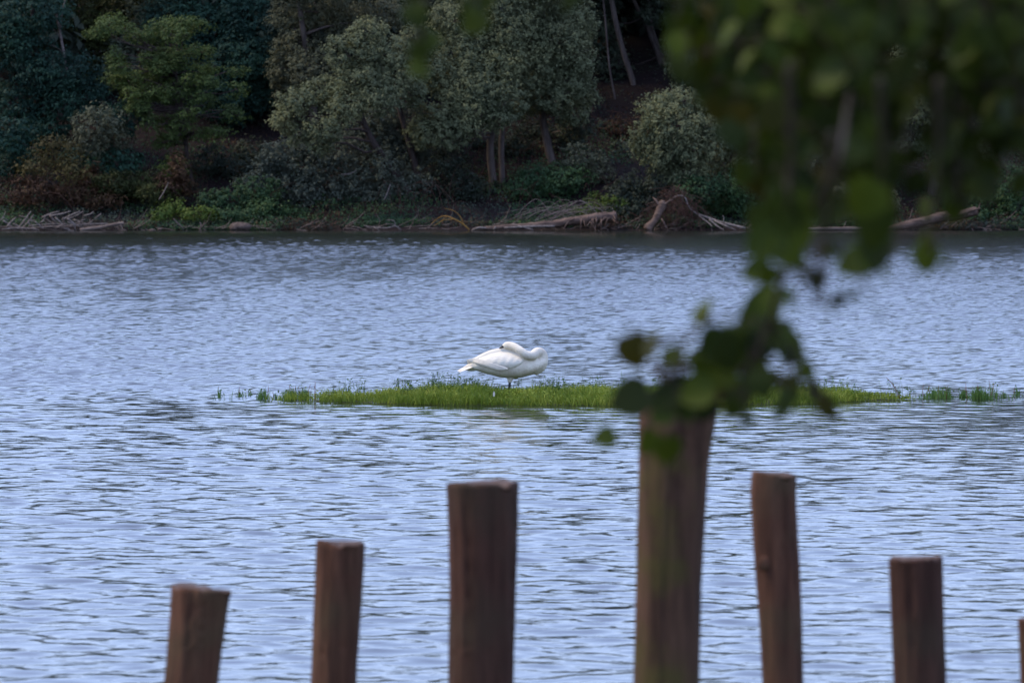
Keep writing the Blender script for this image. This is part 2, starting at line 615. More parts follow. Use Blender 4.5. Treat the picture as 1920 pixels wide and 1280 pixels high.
def wob(a, b, n, amt):
    out = []
    for i in range(n + 1):
        t = i / n
        p = a.lerp(b, t)
        if 0 < i < n:
            p = p + Vector((random.uniform(-amt, amt), random.uniform(-amt, amt), random.uniform(-amt, amt)))
        out.append(p)
    return out


def make_tree(name, label, cat, d, clumps, mat, dens=1500, L=0.14, W=0.06, style='ball', trunks=None, bark=None,
              r0=0.14, group=None, base=None, up=None, limb_r=0.05, zr=1.0):
    """clumps: (px, py, rx, ry[, dd]) as seen in the photo at about d metres; trunks: lists of (px, py, radius)"""
    bark = bark or MBARK
    s = d / F
    cs = []
    for cl in clumps:
        px, py, rx, ry = cl[:4]
        dd = cl[4] if len(cl) > 4 else random.uniform(-0.8, 0.8)
        c = P(px, py, d + dd)
        cs.append((c, (rx * s, 0.5 * (rx + ry) * s * zr, ry * s)))
    if up:      # the part of the crown above the picture
        cs += [(Vector(u[:3]), (u[3], u[3], u[4])) for u in up]
    if base is None:
        bx = sum(c.x for c, _ in cs) / len(cs)
        base = Vector((bx, d + 0.5, 0))
    base.z = hz(base.x, base.y) - 0.1
    t = thing(name, label, cat, base, group)
    parts = [clump_leaves(c, r, dens, L, W, style) for c, r in cs]
    o = link('crown', cards_mesh('crown', parts, base), mat, t, kind='stuff')
    tb = []
    if trunks:
        for tr in trunks:
            pts = [(P(px, py, dd), rr) for px, py, dd, rr in tr]
            p0 = pts[0][0].copy()
            p0.z = min(p0.z, hz(p0.x, p0.y)) - 0.15
            pts[0] = (p0, pts[0][1])
            tb.append(pts)
    else:
        top = max((c for c, _ in cs), key=lambda c: c.z)
        mid = Vector((base.x * 0.6 + top.x * 0.4, base.y, base.z + 0.45 * (top.z - base.z)))
        tb.append([(Vector(base) - Vector((0, 0, 0.15)), r0), (mid, r0 * 0.75), (top, r0 * 0.3)])
    tps = []
    for pts in tb:
        sp = smooth_path(pts, 5)
        tps += sp
        q = Tubes(0.06).add(sp, 8)
        link('trunk', q.mesh('trunk', base), bark, t)
    lim = Tubes(0.05)
    for c, r in cs:
        near = min(tps, key=lambda q: (q[0] - c).length + (0.6 if q[0].z > c.z else 0))
        rr = min(limb_r, near[1] * 0.7)
        pp = wob(near[0], c, 4, 0.12)
        lim.add([(p, rr * (1 - 0.75 * i / 4)) for i, p in enumerate(pp)], 5)
        for _ in range(4):
            e = c + Vector((random.uniform(-1, 1) * r[0], random.uniform(-1, 1) * r[1], random.uniform(-0.6, 1) * r[2])) * 0.8
            pp = wob(c, e, 3, 0.06)
            lim.add([(p, rr * 0.35 * (1 - 0.7 * i / 3)) for i, p in enumerate(pp)], 4)
    if cs:
        lo = link('limbs', lim.mesh('limbs', base), bark, t, kind='stuff')
        lo.name = 'branches'
    return t


# --- left: dark teal locusts, lime acacia, dead tree, shrubs
make_tree('locust_tree', 'dark teal locust tree with layered sprays at the far left of the wood', 'tree', 184.5,
          [(30, 70, 70, 50), (110, 135, 75, 40), (40, 190, 85, 45), (140, 185, 60, 36), (15, 275, 60, 45), (90, 250, 60, 40), (60, 20, 70, 40)],
          MTEAL, 1600, 0.13, 0.055, 'flat', group='dark locust trees', r0=0.16)
make_tree('locust_tree', 'dark blue-green locust tree between the lime acacia and the big willow', 'tree', 187.5,
          [(400, 50, 85, 45), (455, 110, 70, 48), (370, 110, 70, 40), (430, 180, 60, 48), (465, 30, 60, 40), (330, 30, 60, 40), (480, 170, 30, 45), (400, 245, 60, 50)],
          MTEAL, 1600, 0.13, 0.055, 'flat', group='dark locust trees', r0=0.16)
ACACIA = []
for (cx, cy, sx, sy, k) in ((265, 60, 60, 26, 9), (225, 115, 34, 30, 6), (310, 120, 60, 36, 16), (330, 60, 50, 30, 9), (290, 160, 50, 30, 9), (370, 130, 40, 30, 8), (200, 60, 30, 24, 5), (230, 170, 26, 24, 4), (350, 175, 60, 26, 9), (270, 205, 30, 26, 5), (320, 240, 40, 24, 6),
                            (400, 200, 40, 18, 5), (315, 295, 24, 26, 5), (390, 245, 30, 14, 3)):
    for _ in range(k):
        ACACIA.append((random.gauss(cx, sx * .6), random.gauss(cy, sy * .6), random.uniform(15, 30), random.uniform(9, 17), random.uniform(-1.2, 1.2)))
make_tree('acacia_tree', 'lime green acacia with slender bare trunk and orange limb', 'tree', 181.5,
          ACACIA,
          MLIME, 1250, 0.1, 0.042, 'flat', trunks=[[(361, 345, 182, 0.085), (350, 285, 182, 0.07), (342, 205, 182, 0.06), (325, 110, 181.8, 0.04)]])
make_tree('olive_tree', 'dim olive-green tree behind the pale dead snag', 'tree', 190,
          [(150, 30, 80, 50), (60, 90, 60, 45), (195, 110, 50, 60), (110, 80, 60, 40), (20, 15, 60, 40), (230, 20, 60, 35)], MOLIVE, 1700, 0.13, 0.06,
          'flat', r0=0.15)
make_tree('shrub', 'grey-green round shrub at the foot of the acacia', 'shrub', 180.4,
          [(185, 235, 48, 36), (215, 262, 34, 26), (170, 265, 36, 26)], MWG, 1300, 0.12, 0.05, 'ball', r0=0.05)
make_tree('shrub', 'ochre-tinged straggly shrub above the driftwood heap', 'shrub', 179.8,
          [(110, 285, 48, 28), (70, 312, 40, 20), (135, 318, 32, 22), (95, 265, 26, 16)], MOCHRE, 700, 0.12, 0.05, 'flat', r0=0.05)
make_tree('shrub', 'dark teal shrub crowding the left edge below the locust', 'shrub', 181.3,
          [(15, 250, 40, 40), (30, 300, 40, 30), (150, 300, 40, 26), (215, 300, 45, 30), (230, 225, 40, 30)], MTEAL, 1000, 0.15, 0.07, 'flat', r0=0.06)


def bare_tree(name, label, trunks, mat, group=None, cat='tree', sides=8, parts=('trunk', 'branch')):
    p0 = P(*trunks[0][0][:3])
    t = thing(name, label, cat, p0, group)
    for i, tr in enumerate(trunks):
        pts = [(P(px, py, dd), rr) for px, py, dd, rr in tr]
        sp = smooth_path(pts, 5)
        link(parts[0] if i == 0 else parts[1], Tubes(0.08).add(sp, sides).mesh('limb', p0), mat, t)
    return t


bare_tree('dead_tree', 'pale dead snag with bare forked top', [
    [(132, 190, 184, 0.055), (121, 110, 184, 0.05), (112, 60, 184, 0.042), (104, 18, 184, 0.03)],
    [(113, 55, 184, 0.03), (117, 20, 184, 0.022), (127, -15, 184, 0.014)],
    [(116, 75, 184, 0.014), (100, 55, 183.7, 0.01), (85, 40, 183.6, 0.005)],
    [(120, 100, 184, 0.012), (104, 88, 183.6, 0.008), (88, 84, 183.6, 0.004)],
    [(118, 46, 184, 0.012), (130, 42, 184.2, 0.006)],
    [(125, 130, 184, 0.01), (137, 120, 184, 0.005)]], MPALE)

# --- the willows
TW = 'willows along the far bank'
make_tree('willow_tree', 'broad silver willow, leftmost of the bright willows, its low lobes leaning left', 'willow', 180.2,
          [(560, 190, 38, 26, -1.6), (535, 222, 30, 22, -1.8), (605, 172, 40, 28, -1.4), (690, 62, 36, 26, -.8), (655, 100, 48, 34, -1.2), (722, 105, 44, 34, -.8), (668, 148, 44, 28, -1.5),
           (735, 150, 44, 32, -1), (705, 182, 48, 32, -1.6), (640, 200, 42, 30, -2), (612, 238, 38, 26, -2.2), (560, 250, 32, 22, -1.6),
           (600, 268, 28, 20, -1.8), (800, 130, 38, 32, .2), (780, 80, 40, 32, .4), (770, 175, 34, 26, -.4)],
          MW, 2100, 0.1, 0.047, 'ball', group=TW, r0=0.22, bark=MBARK,
          trunks=[[(790, 385, 180.5, 0.16), (745, 330, 180.4, 0.13), (690, 250, 180.2, 0.1), (660, 160, 180, 0.07)],
                  [(800, 380, 180.8, 0.14), (770, 280, 180.8, 0.1), (740, 170, 180.6, 0.07)]])
make_tree('willow_tree', 'grey willow bush with shade in its leaf colour, below the lobes of the broad silver willow', 'willow', 180.6,
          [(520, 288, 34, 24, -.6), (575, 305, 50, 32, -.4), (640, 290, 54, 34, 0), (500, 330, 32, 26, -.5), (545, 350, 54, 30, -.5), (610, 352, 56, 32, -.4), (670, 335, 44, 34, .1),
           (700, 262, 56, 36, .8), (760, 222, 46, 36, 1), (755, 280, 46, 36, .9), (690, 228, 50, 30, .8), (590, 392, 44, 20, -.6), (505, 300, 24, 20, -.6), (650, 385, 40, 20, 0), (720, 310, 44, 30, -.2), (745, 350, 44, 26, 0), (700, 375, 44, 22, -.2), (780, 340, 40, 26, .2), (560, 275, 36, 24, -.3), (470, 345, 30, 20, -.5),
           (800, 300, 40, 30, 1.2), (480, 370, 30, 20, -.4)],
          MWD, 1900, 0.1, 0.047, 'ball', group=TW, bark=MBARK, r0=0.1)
make_tree('willow_tree', 'dusky grey willow at the top edge with an orange limb', 'willow', 184.5,
          [(545, 35, 40, 34), (600, 25, 55, 34), (560, 90, 46, 34), (530, 125, 30, 30), (590, 130, 50, 38), (650, 40, 55, 30), (540, 170, 30, 26), (720, 25, 60, 30),
           (555, -30, 60, 40), (650, -30, 60, 40)],
          MWG, 1700, 0.105, 0.048, 'ball', group=TW, bark=MBARKW, r0=0.16)
make_tree('willow_tree', 'silver willow on twin trunks, its low round bough brightest', 'willow', 181.3,
          [(800, 250, 38, 28, -1.2), (845, 245, 46, 32, -1.3), (825, 215, 40, 26, -1.1), (880, 205, 48, 34, -.9), (860, 165, 48, 36, -.8), (910, 165, 48, 36, -.6),
           (830, 140, 40, 30), (890, 125, 48, 34, -.2), (945, 190, 44, 34, -.3), (935, 225, 36, 24), (870, 235, 40, 26, -1.2), (850, 100, 45, 34, .2),
           (940, 120, 46, 38, .3), (900, 80, 50, 36, .6), (960, 60, 50, 40, .8), (860, 40, 60, 40, .8), (940, 15, 60, 36, 1)],
          MW, 2150, 0.1, 0.047, 'ball', group=TW, bark=MBARKW,
          trunks=[[(926, 334, 182.2, 0.13), (919, 280, 182.1, 0.12), (922, 225, 182, 0.1), (905, 130, 181.6, 0.07)],
                  [(942, 335, 182.4, 0.1), (940, 270, 182.4, 0.095), (945, 200, 182.3, 0.08), (950, 110, 182, 0.05)]])
make_tree('willow_tree', 'tall dull willow right of the twin trunks, hung with yellowing tips', 'willow', 183,
          [(1000, 40, 48, 36), (1045, 75, 46, 34), (1075, 110, 44, 34), (1020, 110, 48, 34, -.6), (1060, 150, 44, 32, -.4), (995, 150, 46, 32, -.5),
           (1035, 180, 46, 28, -.6), (985, 195, 40, 26), (1085, 145, 30, 30), (1020, 5, 55, 36), (1075, 40, 44, 40), (1000, 90, 40, 30), (1095, 180, 28, 26),
           (1070, 210, 36, 24), (1020, -40, 70, 50), (940, -45, 70, 50)],
          MW, 2000, 0.1, 0.047, 'ball', group=TW, bark=MBARKW,
          trunks=[[(1036, 300, 183.5, 0.15), (1026, 265, 183.5, 0.13), (1018, 215, 183.4, 0.12), (1025, 120, 183, 0.08)]])
make_tree('willow_tree', 'round pale willow bush right of the leaning trunks', 'willow', 179.6,
          [(1235, 205, 42, 30, -.8), (1280, 190, 44, 26, -.6), (1330, 195, 44, 28, -.2), (1215, 250, 32, 30, -.8), (1262, 235, 50, 34, -1.2), (1320, 235, 50, 36, -.8),
           (1205, 275, 24, 22, -.6), (1245, 285, 44, 30, -1), (1300, 285, 54, 36, -.9), (1355, 245, 40, 36), (1360, 300, 46, 38), (1290, 325, 50, 26, -.8),
           (1245, 315, 30, 22, -.6), (1400, 270, 45, 40, .2), (1395, 215, 40, 30, .5)],
          MW, 2200, 0.096, 0.045, 'ball', group=TW, bark=MBARKW, r0=0.12)
make_tree('willow_tree', 'pale willow half hidden behind the hanging leaves at the right', 'willow', 181,
          [(1700, 120, 46, 28, -.8), (1735, 150, 40, 30), (1690, 165, 40, 30), (1720, 205, 50, 34, -.6), (1640, 215, 45, 36), (1670, 265, 50, 36, -.4), (1740, 260, 50, 36),
           (1620, 290, 46, 36), (1800, 200, 50, 40), (1720, 60, 50, 40), (1810, 110, 50, 40), (1830, 20, 60, 40), (1870, 150, 50, 44), (1900, 70, 50, 40), (1800, 290, 50, 36)],
          MW, 1700, 0.11, 0.05, 'ball', group=TW, bark=MBARKW, r0=0.18)
make_tree('willow_tree', 'grey-green willow between the round bush and the far right fallen trunk', 'willow', 182,
          [(1480, 120, 50, 40), (1450, 190, 50, 40), (1510, 210, 50, 40), (1550, 150, 50, 40), (1560, 60, 50, 40), (1480, 40, 60, 40), (1590, 230, 40, 36),
           (1500, 290, 50, 40), (1450, 320, 44, 34), (1570, 310, 46, 36)],
          MWG, 1100, 0.13, 0.06, 'ball', group=TW, bark=MBARKW, r0=0.18)

# --- slender leaning trunks on the slope, their crowns above the picture
LT = 'slender trunks leaning on the slope'
lean = [
    ('tall trunk leaning left above the round willow bush', [(1203, 232, 189, 0.1), (1188, 160, 189, 0.095), (1168, 95, 189, 0.09), (1152, 30, 189, 0.09), (1140, -40, 189, 0.08)]),
    ('forked slender trunk whose stems meet halfway up the slope', [(1252, 160, 191, 0.09), (1235, 105, 191, 0.085), (1213, 50, 191, 0.075), (1190, 5, 191, 0.07), (1172, -40, 191, 0.06)]),
    ('straight trunk just right of the forked one', [(1262, 150, 190.7, 0.08), (1226, 66, 191.3, 0.07), (1218, 30, 191.3, 0.075), (1212, -40, 191.3, 0.07)]),
    ('short-seen trunk high on the slope above the fork', [(1275, 60, 195, 0.06), (1262, 25, 195, 0.06), (1252, -30, 195, 0.055)]),
    ('pale upright trunk between the hanging leaves', [(1406, 200, 187, 0.1), (1404, 120, 187, 0.1), (1400, 50, 187, 0.11), (1395, -40, 187, 0.1)]),
    ('thin whip of a trunk in the dark gap left of the leaning trunks', [(1166, 245, 188, 0.035), (1152, 180, 188, 0.034), (1142, 120, 188, 0.032), (1135, 40, 188, 0.03), (1128, -30, 188, 0.03)]),
    ('dim trunk behind the top of the tall dull willow', [(1135, 260, 192, 0.06), (1125, 150, 192, 0.06), (1112, 60, 192, 0.06), (1104, -40, 192, 0.05)]),
]
for k, (lb, tr) in enumerate(lean):
    p = P(*tr[-1][:3])
    base = P(*tr[0][:3])
    make_tree('slope_tree', lb, 'tree', tr[0][2], [], MDARK, 260, 0.3, 0.14, 'ball', trunks=[tr], group=LT, base=base,
              up=[(p.x + random.uniform(-1, 1), p.y + random.uniform(-1, 1), p.z + 0.9, 1.4, 0.9),
                  (p.x + random.uniform(-1.5, 1.5), p.y, p.z + 1.6, 1.3, 0.9)], bark=MBARKW)

# --- shrubs of the bank
SG = 'shrubs along the far bank'
shrubs = [
    ('feathery green shrub under the twin trunk willow', 181, [(1000, 330, 40, 24), (1060, 335, 50, 26), (1030, 355, 45, 22), (975, 355, 30, 20)], MBRAMBLE),
    ('sage shrub with upright sprays beside the dull willow trunk', 181.5, [(1090, 295, 36, 26), (1075, 320, 36, 22), (1120, 320, 30, 24)], MWG),
    ('yellow-green low shrub behind the brush of the fallen log', 179.4, [(1150, 385, 30, 18), (1120, 375, 26, 16), (1105, 395, 28, 12)], MBRIGHT),
    ('dark mounded shrub over the fallen root plate', 179.1, [(1185, 345, 44, 24), (1200, 375, 48, 26), (1165, 365, 34, 20), (1235, 345, 30, 20), (1170, 395, 36, 18)], MDARK),
    ('ivy-dark shrub below the round willow bush', 178.9, [(1310, 355, 44, 26), (1350, 375, 44, 28), (1300, 385, 30, 20), (1385, 345, 40, 30), (1400, 390, 36, 22)], MBRAMBLE),
    ('deep green bramble shrub under the left of the broad willow', 178.8, [(480, 355, 44, 26), (440, 375, 44, 24), (500, 390, 50, 22), (545, 405, 40, 16), (400, 380, 36, 24)], MBRAMBLE),
    ('bright green low shrub on the bank below the acacia', 178.5, [(330, 388, 26, 15), (375, 402, 36, 14), (300, 402, 26, 12), (350, 412, 30, 10)], MBRIGHT),
    ('fresh green low shrub by the mound of stone', 178.4, [(430, 402, 30, 12), (468, 402, 34, 13), (500, 412, 26, 10), (545, 415, 34, 10), (590, 415, 30, 10)], MBRAMBLE),
    ('rusty red dying shrub behind the heap of driftwood', 179.2, [(60, 355, 50, 22), (130, 365, 46, 24), (190, 375, 36, 22), (30, 380, 40, 16), (175, 335, 30, 22)], MRUST),
    ('mixed olive shrub at the foot of the acacia trunk', 180, [(250, 345, 46, 24), (295, 360, 40, 22), (225, 370, 36, 20), (210, 340, 34, 20)], MOLIVE),
    ('reddish shrub beside the acacia trunk', 180.4, [(335, 315, 20, 28), (320, 345, 30, 24), (345, 350, 26, 16)], MRUST),
    ('grey low willow shrub behind the hanging leaves', 179.2, [(1480, 370, 50, 30), (1540, 385, 50, 26), (1590, 370, 46, 30), (1450, 400, 36, 18), (1640, 380, 44, 26)], MWG),
    ('dim green shrub at the far right corner of the bank', 179.2, [(1850, 380, 44, 30), (1895, 350, 40, 40), (1905, 395, 40, 26), (1840, 405, 36, 16), (1800, 350, 36, 26)], MBRAMBLE),
    ('dark thicket between the acacia trunk and the broad willow', 183, [(400, 300, 40, 26), (440, 315, 44, 26), (475, 285, 36, 30), (430, 345, 50, 22), (500, 310, 30, 24), (380, 335, 36, 22), (470, 340, 36, 20)], MDARK),
    ('dark thicket behind the twin willow trunks', 184.5, [(960, 270, 40, 26), (900, 290, 36, 26), (985, 295, 30, 24), (1060, 255, 40, 26), (1000, 250, 40, 24), (860, 290, 30, 24), (1085, 240, 30, 24), (1050, 285, 36, 20)], MDARK),
    ('small russet thicket on the dark slope below the leaning trunks', 186.5, [(1140, 275, 40, 26), (1180, 265, 40, 24), (1165, 240, 34, 22), (1215, 300, 30, 24), (1120, 300, 34, 20)], MRUST),
    ('dark bush under the right edge of the broad willow', 181.2, [(860, 345, 40, 30), (880, 385, 40, 22), (910, 360, 30, 24), (845, 300, 36, 26), (930, 395, 34, 18), (970, 390, 36, 18)], MDARK),
]
for lb, d, cl, mt in shrubs:
    make_tree('shrub', lb, 'shrub', d, cl, mt, 1500, 0.1, 0.055, 'ball', r0=0.05, group=SG, limb_r=0.025)


FT = 'dim trees filling the wood behind the willows'
for lb, d, cl in (
        ('dim tree filling the dark between the teal locust and the broad willow', 188.5, [(440, 250, 50, 40), (480, 210, 50, 40), (470, 290, 40, 30), (500, 60, 40, 60), (490, 130, 40, 40), (420, 300, 40, 26)]),
        ('dim tree rising above the silver willow with twin trunks', 188, [(820, 20, 60, 40), (760, 10, 60, 40), (900, 5, 60, 40), (700, -20, 60, 40), (790, 60, 50, 36), (980, 0, 60, 36), (850, -50, 70, 50)]),
        ('dim tree in the gap right of the tall dull willow', 190.5, [(1120, 60, 46, 40), (1150, 120, 30, 34), (1110, 150, 36, 30), (1110, 0, 50, 40), (1140, 210, 30, 26), (1230, 20, 34, 30), (1275, 90, 36, 34), (1225, 170, 24, 22)]),
        ('dim tree behind the lime acacia and the olive tree', 189, [(300, 20, 60, 40), (360, 100, 50, 50), (180, 190, 50, 40), (250, 120, 60, 50), (300, 320, 50, 40), (230, 250, 50, 40)]),
        ('dim tree above the round pale willow bush', 186, [(1300, 130, 50, 36), (1350, 90, 50, 40), (1310, 50, 46, 40), (1380, 150, 40, 36), (1430, 90, 50, 44), (1350, 10, 60, 40)]),
        ('dim sapling thicket low under the slope trunks', 185.5, [(1140, 250, 36, 24), (1170, 285, 40, 24), (1120, 280, 30, 22), (1195, 320, 34, 22), (1150, 330, 36, 22)])):
    make_tree('wood_tree', lb, 'tree', d, cl, MFILL, 900, 0.14, 0.065, 'flat', group=FT, r0=0.1)


def woodland():
    """the far-off wood behind the named trees: reads as one dark mass"""
    r = np.random.default_rng(5)
    parts = []
    for i in range(560):
        x = r.uniform(-30, 30); y = 187.5 + 22 * r.uniform(0, 1) ** 1.3
        z0 = hz(x, y)
        if 2.2 < x < 6.2 and y < 193:
            y += 6
        z0 = hz(x, y)
        z = z0 + r.uniform(0.02, 1) ** .7 * (12.0 - z0) * (0.85 + 0.15 * math.sin(x * 0.9))
        parts.append(clump_leaves((x, y, z), (r.uniform(1, 2.2), r.uniform(0.8, 1.5), r.uniform(0.7, 1.3)), 40, 0.42, 0.24, 'flat', r))
    link('woodland', cards_mesh('woodland', parts), MDARK, kind='stuff')
    parts = []
    for i in range(240):    # out to the sides, coarser
        x = r.uniform(34, 160) * (1 if i % 2 else -1); y = r.uniform(179, 200)
        z0 = hz(x, y)
        z = z0 + r.uniform(0, 1) * (10 - z0)
        parts.append(clump_leaves((x, y, z), (3.5, 2.5, 2.2), 18, 0.9, 0.6, 'ball', r))
    link('woodland', cards_mesh('woodland', parts), MDARK, kind='stuff')


woodland()


def undergrowth():
    """brambles and ivy creeping over the bank"""
    r = np.random.default_rng(9)
    for name, mt, n, f in (('undergrowth', MBRAMBLE, 42000, lambda x, s: np.clip(0.5 + 0.9 * lump(x, s, 0.9, 41), 0, 1) * (s < 9)),
                           ('undergrowth', MDARK, 42000, lambda x, s: np.clip(0.4 + 0.6 * lump(x, s, 0.6, 42), 0, 1)),
                           ('undergrowth', MRUST, 20000, lambda x, s: np.clip(0.1 + 0.9 * lump(x, s, 0.8, 43), 0, 1))):
        x = r.uniform(-19, 19, n * 2); s = r.uniform(0, 1, n * 2) ** 1.7 * 15
        keep = r.random(n * 2) < f(x, s)
        x, s = x[keep], s[keep]
        y = SHORE + s + 0.1
        z = hill_z(x, y) + r.uniform(0, 0.45, len(x)) * (0.4 + 0.6 * np.clip(lump(x, y, 1.6, 44), 0, 1))
        z = np.maximum(z, 0.04)
        C = np.stack([x, y, z], -1)
        Nr = unit(r.normal(size=(len(x), 3)) * 0.6 + np.array([0, -0.4, 0.7]))
        V = leaf_cards(C, Nr, 0.105 * r.uniform(0.6, 1.3, len(x)), 0.055 * r.uniform(0.6, 1.3, len(x)), 0.2, r)
        link(name, cards_mesh(name, [V]), mt, kind='stuff')
    # bare whips and hanging twigs in the dark of the bank
    tw = Tubes()
    for i in range(420):
        px = random.choice([random.uniform(700, 900), random.uniform(0, 480), random.uniform(960, 1450), random.uniform(680, 1900)])
        d = random.uniform(178.2, 186)
        x = (px - 960) / F * d
        z = hz(x, d)
        L = random.uniform(0.5, 1.6)
        a = random.gauss(0, 0.5)
        p0 = Vector((x, d, max(z, 0) - 0.05))
        p1 = p0 + Vector((math.sin(a) * L * 0.5, -0.1, L * 0.6))
        p2 = p1 + Vector((math.sin(a * 1.7) * L * 0.5, -0.15, L * random.uniform(-0.2, 0.4)))
        tw.add(smooth_path([(p0, 0.012), (p1, 0.009), (p2, 0.004)], 3), 3, False)
    link('twig_tangle', tw.mesh('twig_tangle'), MROOT, kind='stuff')


undergrowth()


# ------------------------------------------------------------------ driftwood at the far waterline
def wood_thing(name, label, cat, paths, mat, part='branch', first='log', jit=0.1, group=None, sides=7, extra=None):
    p0 = P(*paths[0][0][:3])
    t = thing(name, label, cat, p0, group)
    for i, pa in enumerate(paths):
        pts = smooth_path([(P(px, py, dd), rr) for px, py, dd, rr in pa], 5)
        link(first if i == 0 else part, Tubes(jit).add(pts, sides).mesh(part, p0), mat, t)
    return t


D0 = 176.6
# fallen log with root plate
paths = [[(893, 431, D0, 0.05), (912, 428, D0, 0.065), (930, 427, D0, 0.075), (960, 424, D0, 0.07), (985, 424, D0, 0.095), (1015, 421, D0, 0.1), (1040, 420, D0 + .1, 0.13), (1065, 415, D0 + .1, 0.12), (1090, 413, D0 + .2, 0.15), (1110, 409, D0 + .2, 0.14), (1128, 408, D0 + .3, 0.17), (1155, 405, D0 + .4, 0.15)]]
for k in range(17):
    bx = 1070 + 90 * random.random() ** .8
    by = 411 - (bx - 1070) * .08 + random.uniform(-3, 4)
    sx = random.gauss(-3, 9)
    paths.append([(bx, by, D0 + random.uniform(-.1, .2), random.uniform(.014, .03)),
                  (bx + sx * .6, by + random.uniform(2, 12), D0 - random.uniform(.1, .35), random.uniform(.012, .022)),
                  (bx + sx, min(by + random.uniform(8, 26), 432), D0 - random.uniform(.1, .45), 0.007)])
t_log = wood_thing('fallen_log', 'long reddish fallen log with splayed roots lying at the far waterline', 'log', paths, MRED, part='root', first='trunk', jit=0.16)
for fr in [[(885, 432, D0, 0.03), (897, 427, D0 - .1, 0.04), (912, 428, D0 - .1, 0.03)], [(925, 431, D0 - .1, 0.02), (930, 425, D0 - .1, 0.03)],
           [(1000, 431, D0 - .2, 0.02), (975, 424, D0 - .1, 0.025), (960, 420, D0, 0.02)], [(945, 427, D0 - .1, 0.03), (1000, 424.5, D0 - .13, 0.045), (1040, 424, D0 - .12, 0.03)]]:
    pts = smooth_path([(P(a, b, c), r) for a, b, c, r in fr], 4)
    link('branch', Tubes(0.1).add(pts, 6).mesh('branch', P(*paths[0][0][:3])), MPALE, t_log)

# brush of bare twigs arched over the log
t_br = thing('brush_heap', 'arched heap of bare grey twigs behind the fallen log', 'brush', P(1060, 415, 177.6))
for k in range(24):
    y0 = random.uniform(400, 420)
    x0 = random.uniform(935, 1040)
    top = random.uniform(372, 402)
    x1 = x0 + random.uniform(40, 110)
    x2 = min(x1 + random.uniform(20, 70), 1150)
    y2 = random.uniform(392, 425)
    dd = 177.5 + random.uniform(-.5, .5)
    rr = random.uniform(0.004, 0.0105)
    pts = smooth_path([(P(x0, y0, dd), rr), (P((x0 + x1) / 2, (y0 + top) / 2 - 6, dd), rr), (P(x1, top, dd), rr * .8), (P(x2, y2, dd - .2), rr * .5)], 5)
    link('twig', Tubes().add(pts, 5).mesh('twig', P(1060, 415, 177.6)), MBRUSH, t_br)

wood_thing('stump', 'short leaning stump propped by a white stick at the waterline', 'stump',
           [[(1213, 431, D0 - .1, 0.16), (1221, 421, D0 - .05, 0.12), (1230, 408, D0, 0.11), (1237, 394, D0 + .1, 0.12), (1241, 384, D0 + .15, 0.16), (1244, 377, D0 + .2, 0.06)],
            [(1241, 388, D0 + .1, 0.05), (1253, 378, D0 + .1, 0.03), (1262, 374, D0 + .1, 0.012)], [(1238, 388, D0 + .1, 0.05), (1230, 376, D0 + .1, 0.03), (1224, 370, D0 + .2, 0.01)],
            [(1250, 428, D0 - .2, 0.022), (1244, 416, D0 - .2, 0.028), (1240, 410, D0 - .1, 0.02)]], MRED, part='stick', first='trunk', jit=0.22)
t_rb = thing('root_ball', 'rusty brown mass of roots and dead twigs around the leaning stump', 'roots', P(1265, 415, 177.2))
for j, (mt, n) in enumerate(((MROOT, 420), (MRED, 60))):
    tb_ = Tubes()
    for k in range(n):
        a = random.gauss(1265, 26); b = random.uniform(345 + abs(a - 1265) * 0.7, 428)
        dd = 177.2 + random.uniform(-.5, .6)
        p0 = P(a, b, dd)
        v = Vector((random.gauss(0, .16), random.gauss(0, .1), random.gauss(-.1, .18)))
        tb_.add(smooth_path([(p0, 0.009), (p0 + v, 0.008), (p0 + v * 1.7 + Vector((random.gauss(0, .08), 0, -.08)), 0.004)], 3), 3, False)
    link('roots' if j == 0 else 'dead_twigs', tb_.mesh('roots', P(1265, 415, 177.2)), mt, t_rb, kind='stuff')
wood_thing('dead_branch', 'bleached white branch stepping down to the water right of the stump', 'branch', [
    [(1262, 371, 177, 0.014), (1272, 367, 177, 0.018), (1284, 370, 177, 0.02), (1292, 388, 177, 0.024), (1305, 400, 177, 0.032), (1330, 409, 177, 0.038), (1352, 417, 176.9, 0.045), (1398, 428, 176.7, 0.04)],
    [(1356, 419, 176.8, 0.02), (1357, 408, 176.8, 0.014), (1355, 404, 176.8, 0.008)],
    [(1330, 411, 176.8, 0.03), (1345, 424, 176.6, 0.024), (1358, 431, 176.5, 0.012)],
    [(1340, 414, 176.8, 0.03), (1362, 424, 176.5, 0.026), (1380, 431, 176.5, 0.012)],
    [(1310, 404, 176.9, 0.02), (1330, 419, 176.6, 0.02), (1335, 425, 176.5, 0.01)]], MPALE)
wood_thing('dead_branch', 'orange-brown arched branch dipping into the water under the willow', 'branch', [
    [(880, 431, D0, 0.028), (868, 420, D0, 0.024), (852, 411, D0, 0.022), (835, 405, D0 + .1, 0.018), (820, 410, D0 + .2, 0.014), (808, 421, D0 + .2, 0.008)],
    [(870, 422, D0, 0.016), (862, 405, D0, 0.014), (850, 395, D0, 0.011), (834, 391, D0, 0.006)],
    [(850, 411, D0, 0.013), (832, 413, D0, 0.012), (818, 421, D0, 0.006)],
    [(838, 406, D0, 0.01), (825, 416, D0, 0.008), (812, 424, D0, 0.005)]], MORANGE, first='stem')
